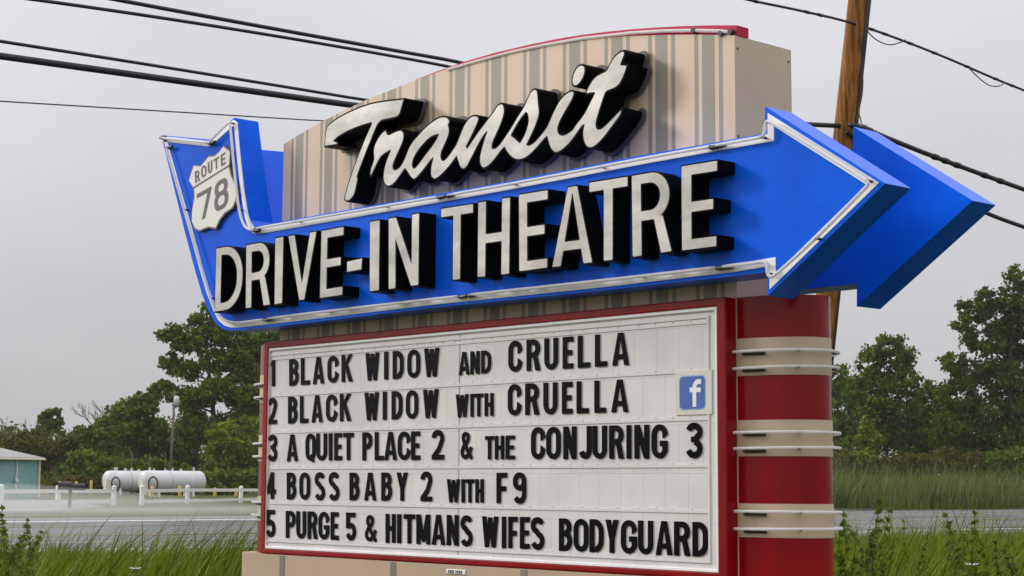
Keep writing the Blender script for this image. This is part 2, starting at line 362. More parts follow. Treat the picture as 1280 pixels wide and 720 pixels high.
def glyph(ch, X, Y, w, h, s, a):
    mn = lambda *q: np.minimum.reduce(q)
    rc = lambda x0, y0, x1, y1: f_rect(X, Y, x0, y0, x1, y1)
    pl = lambda *p: f_poly(X, Y, [list(p)])
    def bowl(y0, y1, wd):
        r = min((y1-y0)/2, wd*0.62)
        o = np.maximum(f_rrect(X, Y, -wd, y0, wd, y1, r), -X)
        i = np.maximum(f_rrect(X, Y, -wd, y0+a, wd-s, y1-a, max(r-0.8*s, 0.01)), s-X)
        return np.maximum(o, -i)
    t = (s+a)/2
    if ch == 'I': return rc(0, 0, w, h)
    if ch == '-': return rc(0, 0, w, h)
    if ch == '1': return mn(rc(w-s, 0, w, h), pl((w-s, h), (w, h), (w-s, h*.78), (0, h*.76), (0, h*.84), (w-s*.9, h)))
    if ch == 'T': return mn(rc((w-s)/2, 0, (w+s)/2, h), rc(0, h-a, w, h))
    if ch == 'H': return mn(rc(0, 0, s, h), rc(w-s, 0, w, h), rc(0, h*.5-a/2, w, h*.5+a/2))
    if ch == 'E': return mn(rc(0, 0, s, h), rc(0, 0, w, a), rc(0, h-a, w, h), rc(0, h*.5-a/2, w*.9, h*.5+a/2))
    if ch == 'F': return mn(rc(0, 0, s, h), rc(0, h-a, w, h), rc(0, h*.48-a/2, w*.88, h*.48+a/2))
    if ch == 'L': return mn(rc(0, 0, s, h), rc(0, 0, w, a))
    if ch == 'V': return mn(pl((0, h), (s*1.02, h), (w/2+s*.42, 0), (w/2-s*.42, 0)), pl((w-s*1.02, h), (w, h), (w/2+s*.42, 0), (w/2-s*.42, 0)))
    if ch == 'A':
        return mn(pl((0, 0), (s, 0), (w/2+s*.12, h), (w/2-s*.55, h)), pl((w-s, 0), (w, 0), (w/2+s*.55, h), (w/2-s*.12, h)), rc(w*.2, h*.19, w*.8, h*.19+a*.95))
    if ch == 'N':
        s = min(s, w*.36)
        return mn(rc(0, 0, s, h), rc(w-s, 0, w, h), pl((0, h), (s*1.05, h), (w, 0), (w-s*1.05, 0)))
    if ch == 'M':
        s = min(s, w*.28)
        return mn(rc(0, 0, s, h), rc(w-s, 0, w, h), pl((0, h), (s*1.1, h), (w/2+s*.4, h*.08), (w/2-s*.4, h*.08)), pl((w-s*1.1, h), (w, h), (w/2+s*.4, h*.08), (w/2-s*.4, h*.08)))
    if ch == 'W':
        s = min(s, w*.25); q = s*.46
        return mn(pl((0, h), (s, h), (w*.29+q, 0), (w*.29-q, 0)), pl((w/2-q, h*.97), (w/2+q, h*.97), (w*.29+q, 0), (w*.29-q, 0)),
                  pl((w/2-q, h*.97), (w/2+q, h*.97), (w*.71+q, 0), (w*.71-q, 0)), pl((w-s, h), (w, h), (w*.71+q, 0), (w*.71-q, 0)))
    if ch == 'K': return mn(rc(0, 0, s, h), pl((s*.8, h*.42), (s*.8, h*.60), (w-s*1.15, h), (w, h)), pl((w-s*1.1, 0), (w, 0), (w*.5+s*.25, h*.62), (w*.36, h*.5)))
    if ch == 'Y': return mn(rc((w-s)/2, 0, (w+s)/2, h*.45), pl((0, h), (s*1.05, h), ((w+s)/2, h*.42), ((w-s)/2, h*.40)), pl((w-s*1.05, h), (w, h), ((w+s)/2, h*.40), ((w-s)/2, h*.42)))
    if ch in 'OQ':
        o = np.maximum(f_rrect(X, Y, 0, 0, w, h, w*.5), -f_rrect(X, Y, s, a, w-s, h-a, w*.5-s*.8))
        if ch == 'Q': o = mn(o, f_bar(X, Y, (w*.50, h*.20), (w*.80, -h*.05), s*.75))
        return o
    if ch == 'D': return mn(rc(0, 0, s, h), bowl(0, h, w))
    if ch == 'P': return mn(rc(0, 0, s, h), bowl(h*.40, h, w))
    if ch == 'R': return mn(rc(0, 0, s, h), bowl(h*.42, h, w*.98), pl((w-s*1.05, 0), (w*1.02, 0), (w*.80, h*.46), (w*.80-s, h*.46)))
    if ch == 'B': return mn(rc(0, 0, s, h), bowl(h*.47, h, w*.95), bowl(0, h*.47+a, w))
    if ch == 'U':
        return np.maximum(np.maximum(f_rrect(X, Y, 0, 0, w, h*2, w*.5), -f_rrect(X, Y, s, a, w-s, h*2, w*.5-s*.8)), Y-h)
    if ch == 'C': 
        o = np.maximum(f_rrect(X, Y, 0, 0, w*1.02, h, w*.5), -f_rrect(X, Y, s, a, w*1.02-s, h-a, w*.5-s*.8))
        return np.maximum(o, -pl((w*.55, h*.5), (w*1.4, h*.82), (w*1.4, h*.18)))
    if ch == 'G':
        o = np.maximum(f_rrect(X, Y, 0, 0, w, h, w*.5), -f_rrect(X, Y, s, a, w-s, h-a, w*.5-s*.8))
        o = np.maximum(o, -pl((w*.5, h*.5), (w*1.4, h*.86), (w*1.4, h*.5)))
        return mn(o, rc(w*.52, h*.52-a, w, h*.52), rc(w-s, h*.2, w, h*.52))
    if ch == 'J': return f_stroke(X, Y, [(w-s/2, h), (w-s/2, h*.30)]+arc(w*.5, h*.27, w*.5-s/2, h*.27-s/2, 0, -165, 16), s)
    if ch == 'S':
        return f_stroke(X, Y, arc(w/2, h*.735, w/2-t/2, h*.265-t/2, 22, 255, 22)+arc(w/2, h*.265, w/2-t/2, h*.285-t/2, 75, -158, 22), t)
    if ch == '2':
        return mn(f_stroke(X, Y, arc(w/2, h*.72, w/2-t/2, h*.28-t/2, 178, -20, 20)+[(w*.60, h*.36), (t*.55, t*.6)], t), rc(0, 0, w, a))
    if ch == '3':
        return mn(f_stroke(X, Y, arc(w/2, h*.74, w/2-t/2, h*.26-t/2, 165, -80, 20), t), f_stroke(X, Y, arc(w/2, h*.275, w/2-t/2, h*.275-t/2, 85, -165, 20), t), rc(w*.32, h*.53-a*.5, w*.62, h*.53+a*.5))
    if ch == '4': return mn(rc(w*.80-s, 0, w*.80, h), rc(0, h*.20, w, h*.20+a), pl((0, h*.20+a), (s*.85, h*.20+a), (w*.80-s*.2, h), (w*.80-s*.95, h)))
    if ch == '5':
        return mn(rc(w*.02, h-a, w*.95, h), pl((w*.04, h), (w*.04+s, h), (w*.02+s, h*.46), (w*.01, h*.43)), f_stroke(X, Y, arc(w/2, h*.32, w/2-t/2, h*.32-t/2, 140, -160, 22), t))
    if ch == '9':
        o = np.maximum(f_rrect(X, Y, 0, h*.42, w, h, w*.5), -f_rrect(X, Y, s, h*.42+a, w-s, h-a, w*.5-s*.8))
        return mn(o, f_stroke(X, Y, [(w-t/2, h*.72), (w-t/2, h*.45)]+arc(w*.5, h*.30, w*.5-t/2, h*.30-t/2, 0, -150, 14), t))
    if ch == '7': return mn(rc(0, h-a, w, h), pl((w-s*1.0, h-a*.6), (w, h-a*.6), (w*.52+s*.1, 0), (w*.52-s*.9, 0)))
    if ch == '8':
        o1 = np.maximum(f_rrect(X, Y, w*.04, h*.47, w*.96, h, w*.5), -f_rrect(X, Y, w*.04+s, h*.47+a, w*.96-s, h-a, w*.5-s*.8))
        o2 = np.maximum(f_rrect(X, Y, 0, 0, w, h*.47+a, w*.5), -f_rrect(X, Y, s, a, w-s, h*.47, w*.5-s*.8))
        return mn(o1, o2)
    if ch == '&':
        t *= .82
        return f_stroke(X, Y, [(w, t*.15), (w*.62, h*.30), (w*.26, h*.68)]+arc(w*.46, h*.80, w*.24, h*.20-t/2, 200, -30, 14)+[(w*.58, h*.62), (w*.26, h*.47)]+arc(w*.40, h*.26, w*.40-t/2, h*.26-t/2, 130, 300, 14)+[(w*.80, h*.22), (w*.97, h*.44)], t)
    if ch == 'f':
        return mn(f_stroke(X, Y, [(w*.42, 0), (w*.42, h*.70)]+arc(w*.78, h*.70, w*.36, h*.30-s/2, 180, 95, 12)+[(w, h-s/2)], s), rc(0, h*.53, w*.97, h*.70))
    raise ValueError(ch)

def contours(Fv, xs, ys):
    """iso-lines at 0 of a field sampled on a grid: closed loops, inside (negative) kept on one side"""
    ny, nx = Fv.shape; seg = {}; pt = {}
    B = Fv < 0
    mixed = ~((B[:-1, :-1] == B[1:, :-1]) & (B[:-1, :-1] == B[:-1, 1:]) & (B[:-1, :-1] == B[1:, 1:]))
    def P(key):
        if key not in pt:
            k, j, i = key
            if k == 0: v0, v1 = Fv[j, i], Fv[j, i+1]; q = v0/(v0-v1); pt[key] = (xs[i]+q*(xs[i+1]-xs[i]), ys[j])
            else: v0, v1 = Fv[j, i], Fv[j+1, i]; q = v0/(v0-v1); pt[key] = (xs[i], ys[j]+q*(ys[j+1]-ys[j]))
        return key
    for j, i in np.argwhere(mixed):
        c = (B[j, i], B[j, i+1], B[j+1, i+1], B[j+1, i])
        e = ((0, j, i), (1, j, i+1), (0, j+1, i), (1, j, i))
        outs = []; ins = []
        for k in range(4):
            if c[k] and not c[(k+1) % 4]: outs.append(k)
            if not c[k] and c[(k+1) % 4]: ins.append(k)
        for o in outs:
            best = min(ins, key=lambda q: (o-q) % 4 if (o-q) % 4 else 4) if len(ins) > 1 else ins[0]
            seg[P(e[o])] = P(e[best])
    loops = []
    while seg:
        k0 = next(iter(seg)); lp = []; k = k0
        while k in seg:
            lp.append(pt[k]); k = seg.pop(k)
        if len(lp) > 3: loops.append(lp)
    return loops
def simplify(lp, tol):
    """closed Douglas-Peucker"""
    n = len(lp); far = max(range(n), key=lambda i: (lp[i][0]-lp[0][0])**2+(lp[i][1]-lp[0][1])**2)
    def dp(a):
        if len(a) < 3: return a
        p, q = a[0], a[-1]; dx, dy = q[0]-p[0], q[1]-p[1]; l = math.hypot(dx, dy)+1e-12
        ds = [abs((r[0]-p[0])*dy-(r[1]-p[1])*dx)/l for r in a]; i = max(range(len(a)), key=lambda k: ds[k])
        if ds[i] < tol: return [p, q]
        return dp(a[:i+1])[:-1]+dp(a[i:])
    return dp(lp[:far+1])[:-1]+dp(lp[far:]+[lp[0]])[:-1]
def solid(mb, loops, fn, y0, y1):
    """extrude loops; fn maps local (u,v) to world (x,z)"""
    L2 = [[fn(*p) for p in lp] for lp in loops]
    mb.prism(L2[0], y0, y1, L2[1:])
def quad_frame(q, Y):
    """four photo corners TL,TR,BR,BL on the plane y=Y -> width, height, bilinear map to (x,z)"""
    P = [on_y(x, y, Y)[[0, 2]] for x, y in q]
    w = (np.linalg.norm(P[1]-P[0])+np.linalg.norm(P[2]-P[3]))/2; h = (np.linalg.norm(P[0]-P[3])+np.linalg.norm(P[1]-P[2]))/2
    def fn(u, v):
        u, v = u/w, v/h
        return tuple((P[3]*(1-u)+P[2]*u)*(1-v)+(P[0]*(1-u)+P[1]*u)*v)
    return w, h, fn
def glyph_loops(ch, w, h, s, a, offs=(0.0,), res=84, pad=0.06):
    step = h/res; p = pad*h+max(0, max(offs))
    xs = np.arange(-p-step*.37, w+p+step, step); ys = np.arange(-p-step*.37, h+p+step, step)
    X, Y = np.meshgrid(xs, ys); Fv = glyph(ch, X, Y, w, h, s, a)+1e-7
    return [[simplify(l, step*.16) for l in contours(Fv-o, xs, ys)] for o in offs]

# ================================================================== THE GROUND AND THE ROAD
def ground_mat():
    m = mat('wet meadow ground', (0.045, 0.055, 0.012), 0.9, 0, 0.35, 0.25, 0.5, 2.0, spec=0.15, col2=(0.10, 0.115, 0.035))
    return m
g = MB(); g.add([(-2500, -1500, 0), (1500, -1500, 0), (1500, 3000, 0), (-2500, 3000, 0)], [(0, 1, 2, 3)])
tag(g.build('ground', ground_mat()), kind='structure')
def asphalt(name, base, rough):
    m = bpy.data.materials.new(name); m.use_nodes = True; t = m.node_tree; b = t.nodes['Principled BSDF']
    tc = t.nodes.new('ShaderNodeTexCoord'); mp = t.nodes.new('ShaderNodeMapping'); mp.inputs['Scale'].default_value = (1.0, 0.10, 1); t.links.new(tc.outputs['Object'], mp.inputs[0])
    n = t.nodes.new('ShaderNodeTexNoise'); n.inputs['Scale'].default_value = 0.8; n.inputs['Detail'].default_value = 6; t.links.new(mp.outputs[0], n.inputs['Vector'])
    r = t.nodes.new('ShaderNodeValToRGB'); r.color_ramp.elements[0].position = .35; r.color_ramp.elements[1].position = .65
    r.color_ramp.elements[0].color = rgb(tuple(c*.75 for c in base)); r.color_ramp.elements[1].color = rgb(tuple(c*1.25 for c in base))
    t.links.new(n.outputs['Fac'], r.inputs[0]); t.links.new(r.outputs[0], b.inputs['Base Color'])
    q = t.nodes.new('ShaderNodeMapRange'); q.inputs['From Min'].default_value = .38; q.inputs['From Max'].default_value = .62; q.inputs['To Min'].default_value = rough-.12; q.inputs['To Max'].default_value = rough+.2
    t.links.new(n.outputs['Fac'], q.inputs['Value']); t.links.new(q.outputs[0], b.inputs['Roughness'])
    return m
M['asphalt'] = asphalt('wet asphalt', (0.062, 0.060, 0.061), 0.30)
M['lot'] = asphalt('wet pale gravel', (0.17, 0.165, 0.155), 0.6)
g = MB(); g.add([(-60.5, -400, .004), (-26.5, -400, .004), (-26.5, 1200, .004), (-60.5, 1200, .004)], [(0, 1, 2, 3)])
tag(g.build('road', M['asphalt']), kind='structure')
g = MB(); g.add([(-66.5, -400, .006), (-60.5, -400, .006), (-60.5, 60, .006), (-63.5, 75, .006)], [(0, 1, 2, 3)])
tag(g.build('gravel_shoulder', M['lot']), kind='structure')
g = MB()
for x, hw_, ye in ((-29.65, .17, 1200), (-57.2, .50, 66)): g.add([(x-hw_, -400, .010), (x+hw_, -400, .010), (x+hw_, ye, .010), (x-hw_, ye+(6 if ye < 100 else 0), .010)], [(0, 1, 2, 3)])
for k in range(-30, 90):
    for x in (-34.6, -52.3): g.add([(x-.07, k*12, .010), (x+.07, k*12, .010), (x+.07, k*12+3, .010), (x-.07, k*12+3, .010)], [(0, 1, 2, 3)])
tag(g.build('road_marking', mat('white road paint', (0.72, 0.72, 0.70), 0.5, 0, 0.1)), kind='structure')
g = MB()
for x in (-50.1, -49.5, -40.2, -39.7): g.add([(x-.12, -400, .010), (x+.12, -400, .010), (x+.12, 1200, .010), (x-.12, 1200, .010)], [(0, 1, 2, 3)])
tag(g.build('yellow_road_marking', mat('yellow road paint', (0.36, 0.25, 0.10), 0.5, 0, 0.3, 0.3)), kind='structure')
pa = [on_z(-60, 641), on_z(60, 638.5), on_z(130, 633), on_z(95, 628), on_z(40, 624.5), on_z(-60, 624.5)]
g = MB(); g.add([(p[0], p[1], .008) for p in pa], [tuple(range(6))]); tag(g.build('driveway', M['lot']), kind='structure')

# ================================================================== THE SIGN
XL, XR, YB, YK = -5.36, 0.087, 0.096, 0.715
sign = empty('drive_in_sign', (-2.65, 0.4, 0), 'tall drive-in theatre sign with blue arrow, striped tan board and white reader panel', 'sign')
# --- striped board with an arched top
top_px = [(355,180),(372,169.5),(390,158.8),(425,140.5),(460,123.8),(500,108),(540,92.5),(580.6,79.4),(620,68.5),(662,59),(695,53.6),(727.5,49.7),(760,46.8),(790,45),(830,43.6),(870,43.2),(918.1,43.9)]
TOP = [on_y(x, y, YB) for x, y in top_px]
TOPL = [(p[0], p[2]) for p in TOP]; TOPL[0] = (XL, TOPL[0][1]); TOPL[-1] = (XR, TOPL[-1][1])
arch = [(XR, 0.90)]+[p for p in reversed(TOPL)]+[(XL, 0.90)]
mb = MB(); n = len(arch)
mb.use(M['stripes'])
tri = geometry.tessellate_polygon([[Vector((p[0], p[1], 0)) for p in arch]])
mb.add([(p[0], YB, p[1]) for p in arch], tri)
mb.add([(p[0], YK, p[1]) for p in arch], tri)
mb.use(M['tan'])
for i in range(n):
    a, b = arch[i], arch[(i+1) % n]
    mb.add([(a[0], YB, a[1]), (b[0], YB, b[1]), (b[0], YK, b[1]), (a[0], YK, a[1])], [(0, 1, 2, 3)])
bd = mb.build('board', None, sign)
# object x of the stripes counts from the board's right edge: shift of the sign's own origin
bd.data.transform(Matrix.Translation((-2.65-XR, 0, 0))); bd.location.x = XR+2.65
for z in (4.62, 4.0, 3.4):
    for y in (YB+.03, YK-.03): MB().tube([(XR-.002, y, z), (XR+.004, y, z)], .008, 8).build('screw', M['clip'], sign)
# --- red cap along the arch, with its neon tube
cap_px = [(520,99.5),(540,91.5),(580.6,77),(620,65.5),(662,55.6),(695,48.8),(727.5,43.4),(760,39.4),(790,36.5),(820,34.3),(852.5,32.6),(885,31.7),(921,31.5)]
capo = [(lambda p: (p[0], p[2]))(on_y(x, y, YB+.02)) for x, y in cap_px]
def top_z(x):
    xs_ = [p[0] for p in TOPL]; zs_ = [p[1] for p in TOPL]; return float(np.interp(x, xs_, zs_))
under = [(x, min(top_z(x)+.001, z-.004)) for x, z in reversed(capo)]
under[0] = (capo[-1][0], top_z(XR)+.001)
cap = MB().prism(capo+under, YB+.02, YB+.145).build('top_trim', M['trimred'], sign)
tb = []
for x, y in [(560,87),(600,75.8),(640,65.2),(680,56.8),(727.5,48.4),(790,41.3),(830,38.9),(868,38.2),(900,38.9),(910,40),(912.6,42)]:
    p = on_y(x, y, YB); tb.append((p[0], YB-.005, p[2]))
MB().tube(tb, .0125, 8).build('neon_tube', M['tube'], cap, True)
for x, y in [(868,38.4),(902,42.3),(914,40)]:
    p = on_y(x, y, YB); MB().tube([(p[0], YB+.03, p[2]), (p[0], YB-.02, p[2])], .020, 8).build('tube_support', M['clip'], cap)

# --- blue arrow cabinets, front and back
AF, AB = -0.204, 0.066
arrow_px = [(201.5,169),(262,174.5),(279,160),(292.5,147),(297,185),(305,245),(310.5,275),(315,281.5),(324,282.5),(340,279),(480,254.3),(620,229.6),(712,211.8),(800,194.5),(955.5,167),(956.3,133),(1106.7,229.2),(959.4,370.1),(960,340),(918,345),(755,362.6),(640,374.5),(550,383.4),(400,401.5),(344,408),(300,412.9),(289,413.6),(280,412),(272.5,407.5),(266.5,400),(261,388.7),(252.5,368),(243.7,338),(230,286)]
ARW = [(lambda p: (p[0], p[2]))(on_y(x, y, AF)) for x, y in arrow_px]
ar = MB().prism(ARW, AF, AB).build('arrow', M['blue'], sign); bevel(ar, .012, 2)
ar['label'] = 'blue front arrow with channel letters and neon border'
for x in (-5.0, -3.6, -2.2, -0.9):
    for z in (3.12, 3.6): MB().box((x-.05, AB-.002, z-.05), (x+.05, YB+.001, z+.05)).build('bracket', M['clip'], sign)
DY = (YB+YK)/2
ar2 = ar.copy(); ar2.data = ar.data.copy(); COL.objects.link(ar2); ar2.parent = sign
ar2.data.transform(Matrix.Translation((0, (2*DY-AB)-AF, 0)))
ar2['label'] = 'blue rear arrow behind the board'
for x in (-5.0, -3.6, -2.2, -0.9): MB().box((x-.05, YK-.001, 3.4), (x+.05, 2*DY-AB+.002, 3.5)).build('bracket', M['clip'], sign)

# --- white neon border stripe and glass tubes
def resample(pts, step):
    out = [pts[0]]
    for a, b in zip(pts, pts[1:]):
        l = math.dist(a, b); k = max(1, int(l/step))
        for i in range(1, k+1): out.append(tuple(a[q]+(b[q]-a[q])*i/k for q in range(len(a))))
    return out
def chaikin(p, it=2):
    for _ in range(it):
        q = [p[0]]
        for a, b in zip(p, p[1:]): q += [tuple(a[i]*.75+b[i]*.25 for i in range(len(a))), tuple(a[i]*.25+b[i]*.75 for i in range(len(a)))]
        p = q+[p[-1]]
    return p
border_px = [(203.5,173.5),(259.5,179.5),(264,178.5),(291.5,153.5),(294.5,155.5),(297.5,190),(303,240),(308,270),(311.5,281),(317,287.5),(326,288.3),(340,286),(480,261.3),(620,236),(712,218.5),(800,201.3),(957,173),(963.5,172),(963.5,149.5),(1091,229.6),(965.8,352),(965.5,327),(958,328.2),(918,335),(755,354.3),(640,366.5),(550,375.8),(400,394),(344,400.8),(302,405.5),(289,405.8),(281,403.5),(274,397),(268.5,386),(260,364),(251,334),(238,286),(222,231),(208,180),(205.5,174)]
BW = [(lambda p: (p[0], p[2]))(on_y(x, y, AF-.003)) for x, y in border_px]
def ribbon(mb, pts, half, y0, y1):
    P = [np.array(p) for p in pts]; lf = []; rt = []
    for i, p in enumerate(P):
        d0 = P[i]-P[i-1] if i else P[1]-P[0]; d1 = P[i+1]-P[i] if i < len(P)-1 else P[-1]-P[-2]
        d0 = d0/np.linalg.norm(d0); d1 = d1/np.linalg.norm(d1)
        n0 = np.array([-d0[1], d0[0]]); n1 = np.array([-d1[1], d1[0]]); nn = n0+n1; nn = nn/(np.linalg.norm(nn)+1e-9)
        k = 1/max(.45, float(nn@n0)); lf.append(p+nn*half*k); rt.append(p-nn*half*k)
    k = len(P); vs = [(q[0], y0, q[1]) for q in lf]+[(q[0], y0, q[1]) for q in rt]+[(q[0], y1, q[1]) for q in lf]+[(q[0], y1, q[1]) for q in rt]
    fs = []
    for i in range(k-1): fs += [(i, i+1, k+i+1, k+i), (2*k+i, 3*k+i, 3*k+i+1, 2*k+i+1), (i, 2*k+i, 2*k+i+1, i+1), (k+i, k+i+1, 3*k+i+1, 3*k+i)]
    fs += [(0, k, 3*k, 2*k), (k-1, 3*k-1, 4*k-1, 2*k-1)]
    mb.add(vs, fs)
mb = MB(); ribbon(mb, BW, .026, AF-.004, AF+.003); mb.build('border_stripe', M['white'], ar)
# the tubes run in sections, bent back into the cabinet at each end
def px_line(pts, Y): return [(lambda p: (p[0], Y, p[2]))(on_y(x, y, Y)) for x, y in pts]
TY = AF-.052
tube_runs = [
 [(198.5,172),(230,175.5),(257,178),(259.5,179)], [(259.8,178.5),(286,153),(287.5,153.8),(288,160),(293.5,220),(298.5,262),(302,275),(306.5,284.5),(315,288.2)],
 [(316.5,286),(400,271.5),(480,257.8),(545,246.3)], [(556,244.5),(640,229.8),(712,216),(790,200.8),(885,183.6)], [(891,182.5),(940,173.5),(952,171.5),(955,168.5),(956.5,158),(957.5,152.5),(961,150.5),(1040,198),(1084,226),(1085.5,230.5),(1080,237),(1020,298),(968,345),(962.5,346.5),(959.3,342),(958.8,331),(957,327.6),(950,327.5),(900,333.8)],
 [(893,334.5),(800,345.5),(690,357.5),(582,369)], [(571,370.5),(470,382),(380,392.5),(332,398.5)], [(328,399.5),(300,403.5),(287,402.8),(278,398.5),(270.5,390),(263,373),(250,330),(230,262),(214,206),(207,184)]]
for i, rn in enumerate(tube_runs):
    P = px_line(rn, TY); P = [(P[0][0], AF, P[0][2])]+P+[(P[-1][0], AF, P[-1][2])]
    MB().tube(chaikin(P, 2), .0125, 8).build('neon_tube', M['tube'], ar, True)
for rn in tube_runs:
    P = resample(px_line(rn, TY), .30)
    for p in P[2:-1:3]:
        MB().tube([(p[0], AF, p[2]), (p[0], TY-.006, p[2])], .009, 6).build('tube_support', M['clip'], ar)
    for p in (P[0], P[-1]):
        MB().tube([(p[0], AF+.002, p[2]), (p[0], TY+.020, p[2]), (p[0]+.03, TY+.014, p[2]-.006), (p[0]+.10, TY+.014, p[2]-.004)], .016, 8).build('tube_socket', M['clip'], ar)

# --- DRIVE-IN THEATRE channel letters
def zq(ox, oy, s, pts): return [(ox+x/s, oy+y/s) for x, y in pts]
A1 = lambda *p: zq(250, 180, 3.0, p)
A2 = lambda *p: zq(550, 180, 3.122, p)
chan = [('D', A1((62,391),(163,375),(158,613),(56,630))), ('R', A1((174,379),(264,363),(262,603),(172,617))), ('I', A1((283,353),(314,347),(309,597),(280,602))),
        ('V', A1((332,345),(438,327),(434,578),(332,593))), ('E', A1((456,325),(540,310),(535,566),(450,579))), ('-', A1((552,441),(609,428),(606,471),(552,481))),
        ('I', A1((638,291),(675,285),(672,549),(637,554))), ('N', A1((708,279),(823,259),(820,529),(708,545))),
        ('T', A2((5,252),(131,233),(126,523),(5,537))), ('H', A2((150,227),(275,207),(271,507),(147,521))), ('E', A2((308,197),(422,179),(420,483),(310,498))),
        ('A', A2((444,178),(594,152),(596,463),(438,482))), ('T', A2((583,150),(734,126),(733,446),(583,464))), ('R', A2((748,123),(899,99),(903,420),(752,442))), ('E', A2((942,86),(1084,64),(1080,400),(945,417)))]
LY = AF-.165
for ch, q in chan:
    wd, h, fn = quad_frame(q, LY)
    s = {'I': wd, '-': h}.get(ch, min(.098*1.0*h/.62*.36/.36, wd*.36)); s = min(s, .19*h) if ch not in 'I-' else s
    a = .125*h
    rim, face = glyph_loops(ch, wd, h, s, a, (.008, -.003), 84)
    mb = MB(); solid(mb, rim, fn, LY, AF+.001)
    k = mb.build('channel_letter', M['black'], sign)
    mb = MB(); solid(mb, face, fn, LY-.003, LY+.004)
    mb.build('letter_face', M['silver'], k)

# --- script lettering
SA = lambda p: zq(395, 110, 4.8, p); SB = lambda p: zq(500, 100, 4.8, p); SC = lambda p: zq(600, 90, 4.8, p); SDz = lambda p: zq(690, 50, 4.5, p)
T_px = SA([(530,64),(480,69),(400,79),(330,92),(260,116),(190,147),(130,179),(75,220),(60,245),(52,352),(100,345),(131,340),(133,326),(108,316),(128,298),(180,265),(250,234),(332,208),(335,214),(300,290),(270,365),(240,440),(205,540),(175,640),(171,668),(188,684),(212,668),(233,640),(245,580),(254,540),(247,531),(262,490),(300,390),(340,290),(378,198),(440,186),(498,173),(513,130)])
dot_px = SDz([(165,136),(184,144),(190,170),(182,205),(160,245),(135,263),(117,258),(112,230),(120,190),(140,152)])
ran_px = (SA([(325,530),(325,495),(350,430),(348,408),(345,380),(352,340),(375,295),(400,265),(420,249),(426,272),(436,281),(455,272),(490,254),(512,250),(525,262),(530,285),(525,320),(500,375),(475,430),(462,462),(464,484),(476,491),(495,482),(515,460),(540,408)])
 + SB([(60,388),(110,330),(160,275),(220,230),(262,216),(290,225),(301,248),(291,270),(299,290),(295,330),(270,390),(250,430),(245,465),(255,482),(270,480),(300,445),(340,385),(360,330),(385,270),(415,225),(445,211),(470,215),(476,235),(465,265),(430,340),(400,398),(405,407),(430,370),(470,310),(520,245),(570,180)])
 + SC([(100,204),(130,184),(146,200),(150,240),(130,310),(95,385),(75,430),(74,455),(90,459),(115,440),(150,390),(190,330),(230,260),(265,210),(290,145),(310,112),(330,99),(345,108),(350,145),(351,190),(360,235),(352,280),(325,350),(290,420),(283,436),(300,439),(335,415),(400,335),(410,310),(440,240),(480,165),(520,125),(550,109),(568,118),(565,145),(540,195),(500,260),(475,310),(467,345),(475,370),(495,379),(520,372),(560,345)])
 + SDz([(130,480),(180,420),(215,350),(240,300),(225,299),(187,307),(205,260),(240,205),(290,180),(308,172),(315,155),(345,100),(375,70),(405,58),(413,75),(400,110),(389,138),(427,139),(415,180),(395,230),(370,265),(330,283),(305,290),(290,330),(262,420),(248,470),(252,495),(268,502),(290,490),(340,441),(394,384),(396,412),(340,490),(290,555),(245,600),(215,613),(190,599),(175,560),(172,515),(181,478),(165,490),(130,545),(90,595),(50,628),(25,637)])
 + SC([(455,488),(430,473),(412,430),(403,388),(385,405),(340,460),(295,505),(250,529),(215,529),(185,510),(160,480),(148,453),(130,470),(95,520),(60,560),(30,579)])
 + SB([(495,530),(480,507),(477,470),(490,410),(508,350),(522,312),(495,345),(455,420),(420,490),(400,528),(380,539),(360,526),(350,490),(340,460),(320,490),(280,540),(240,580),(210,599),(190,587),(183,560),(188,510),(199,468),(180,490),(140,545),(100,590),(85,600),(65,587),(45,550)])
 + SA([(535,486),(510,520),(480,565),(450,590),(425,592),(408,571),(403,530),(410,480),(425,430),(448,374),(430,385),(405,400),(385,420),(370,450),(350,490),(330,532)]))
a_hole = SB([(232,328),(200,335),(165,360),(120,410),(85,465),(75,500),(78,525),(90,529),(115,500),(150,450),(190,400),(220,355)])
s_hole = SC([(277,244),(250,275),(215,330),(190,380),(205,388),(225,410),(241,422),(270,375),(290,310),(291,280),(285,250)])
SY = YB-.235
def smooth_loop(lp):
    out = []; n = len(lp)
    for i in range(n):
        p0, p1, p2 = np.array(lp[i-1]), np.array(lp[i]), np.array(lp[(i+1) % n])
        a = p1-p0; b = p2-p1; c = (a@b)/(np.linalg.norm(a)*np.linalg.norm(b)+1e-9)
        if c < math.cos(R(62)): out.append(tuple(p1))
        else: out += [tuple(p1*.75+p0*.25), tuple(p1*.75+p2*.25)]
    return out
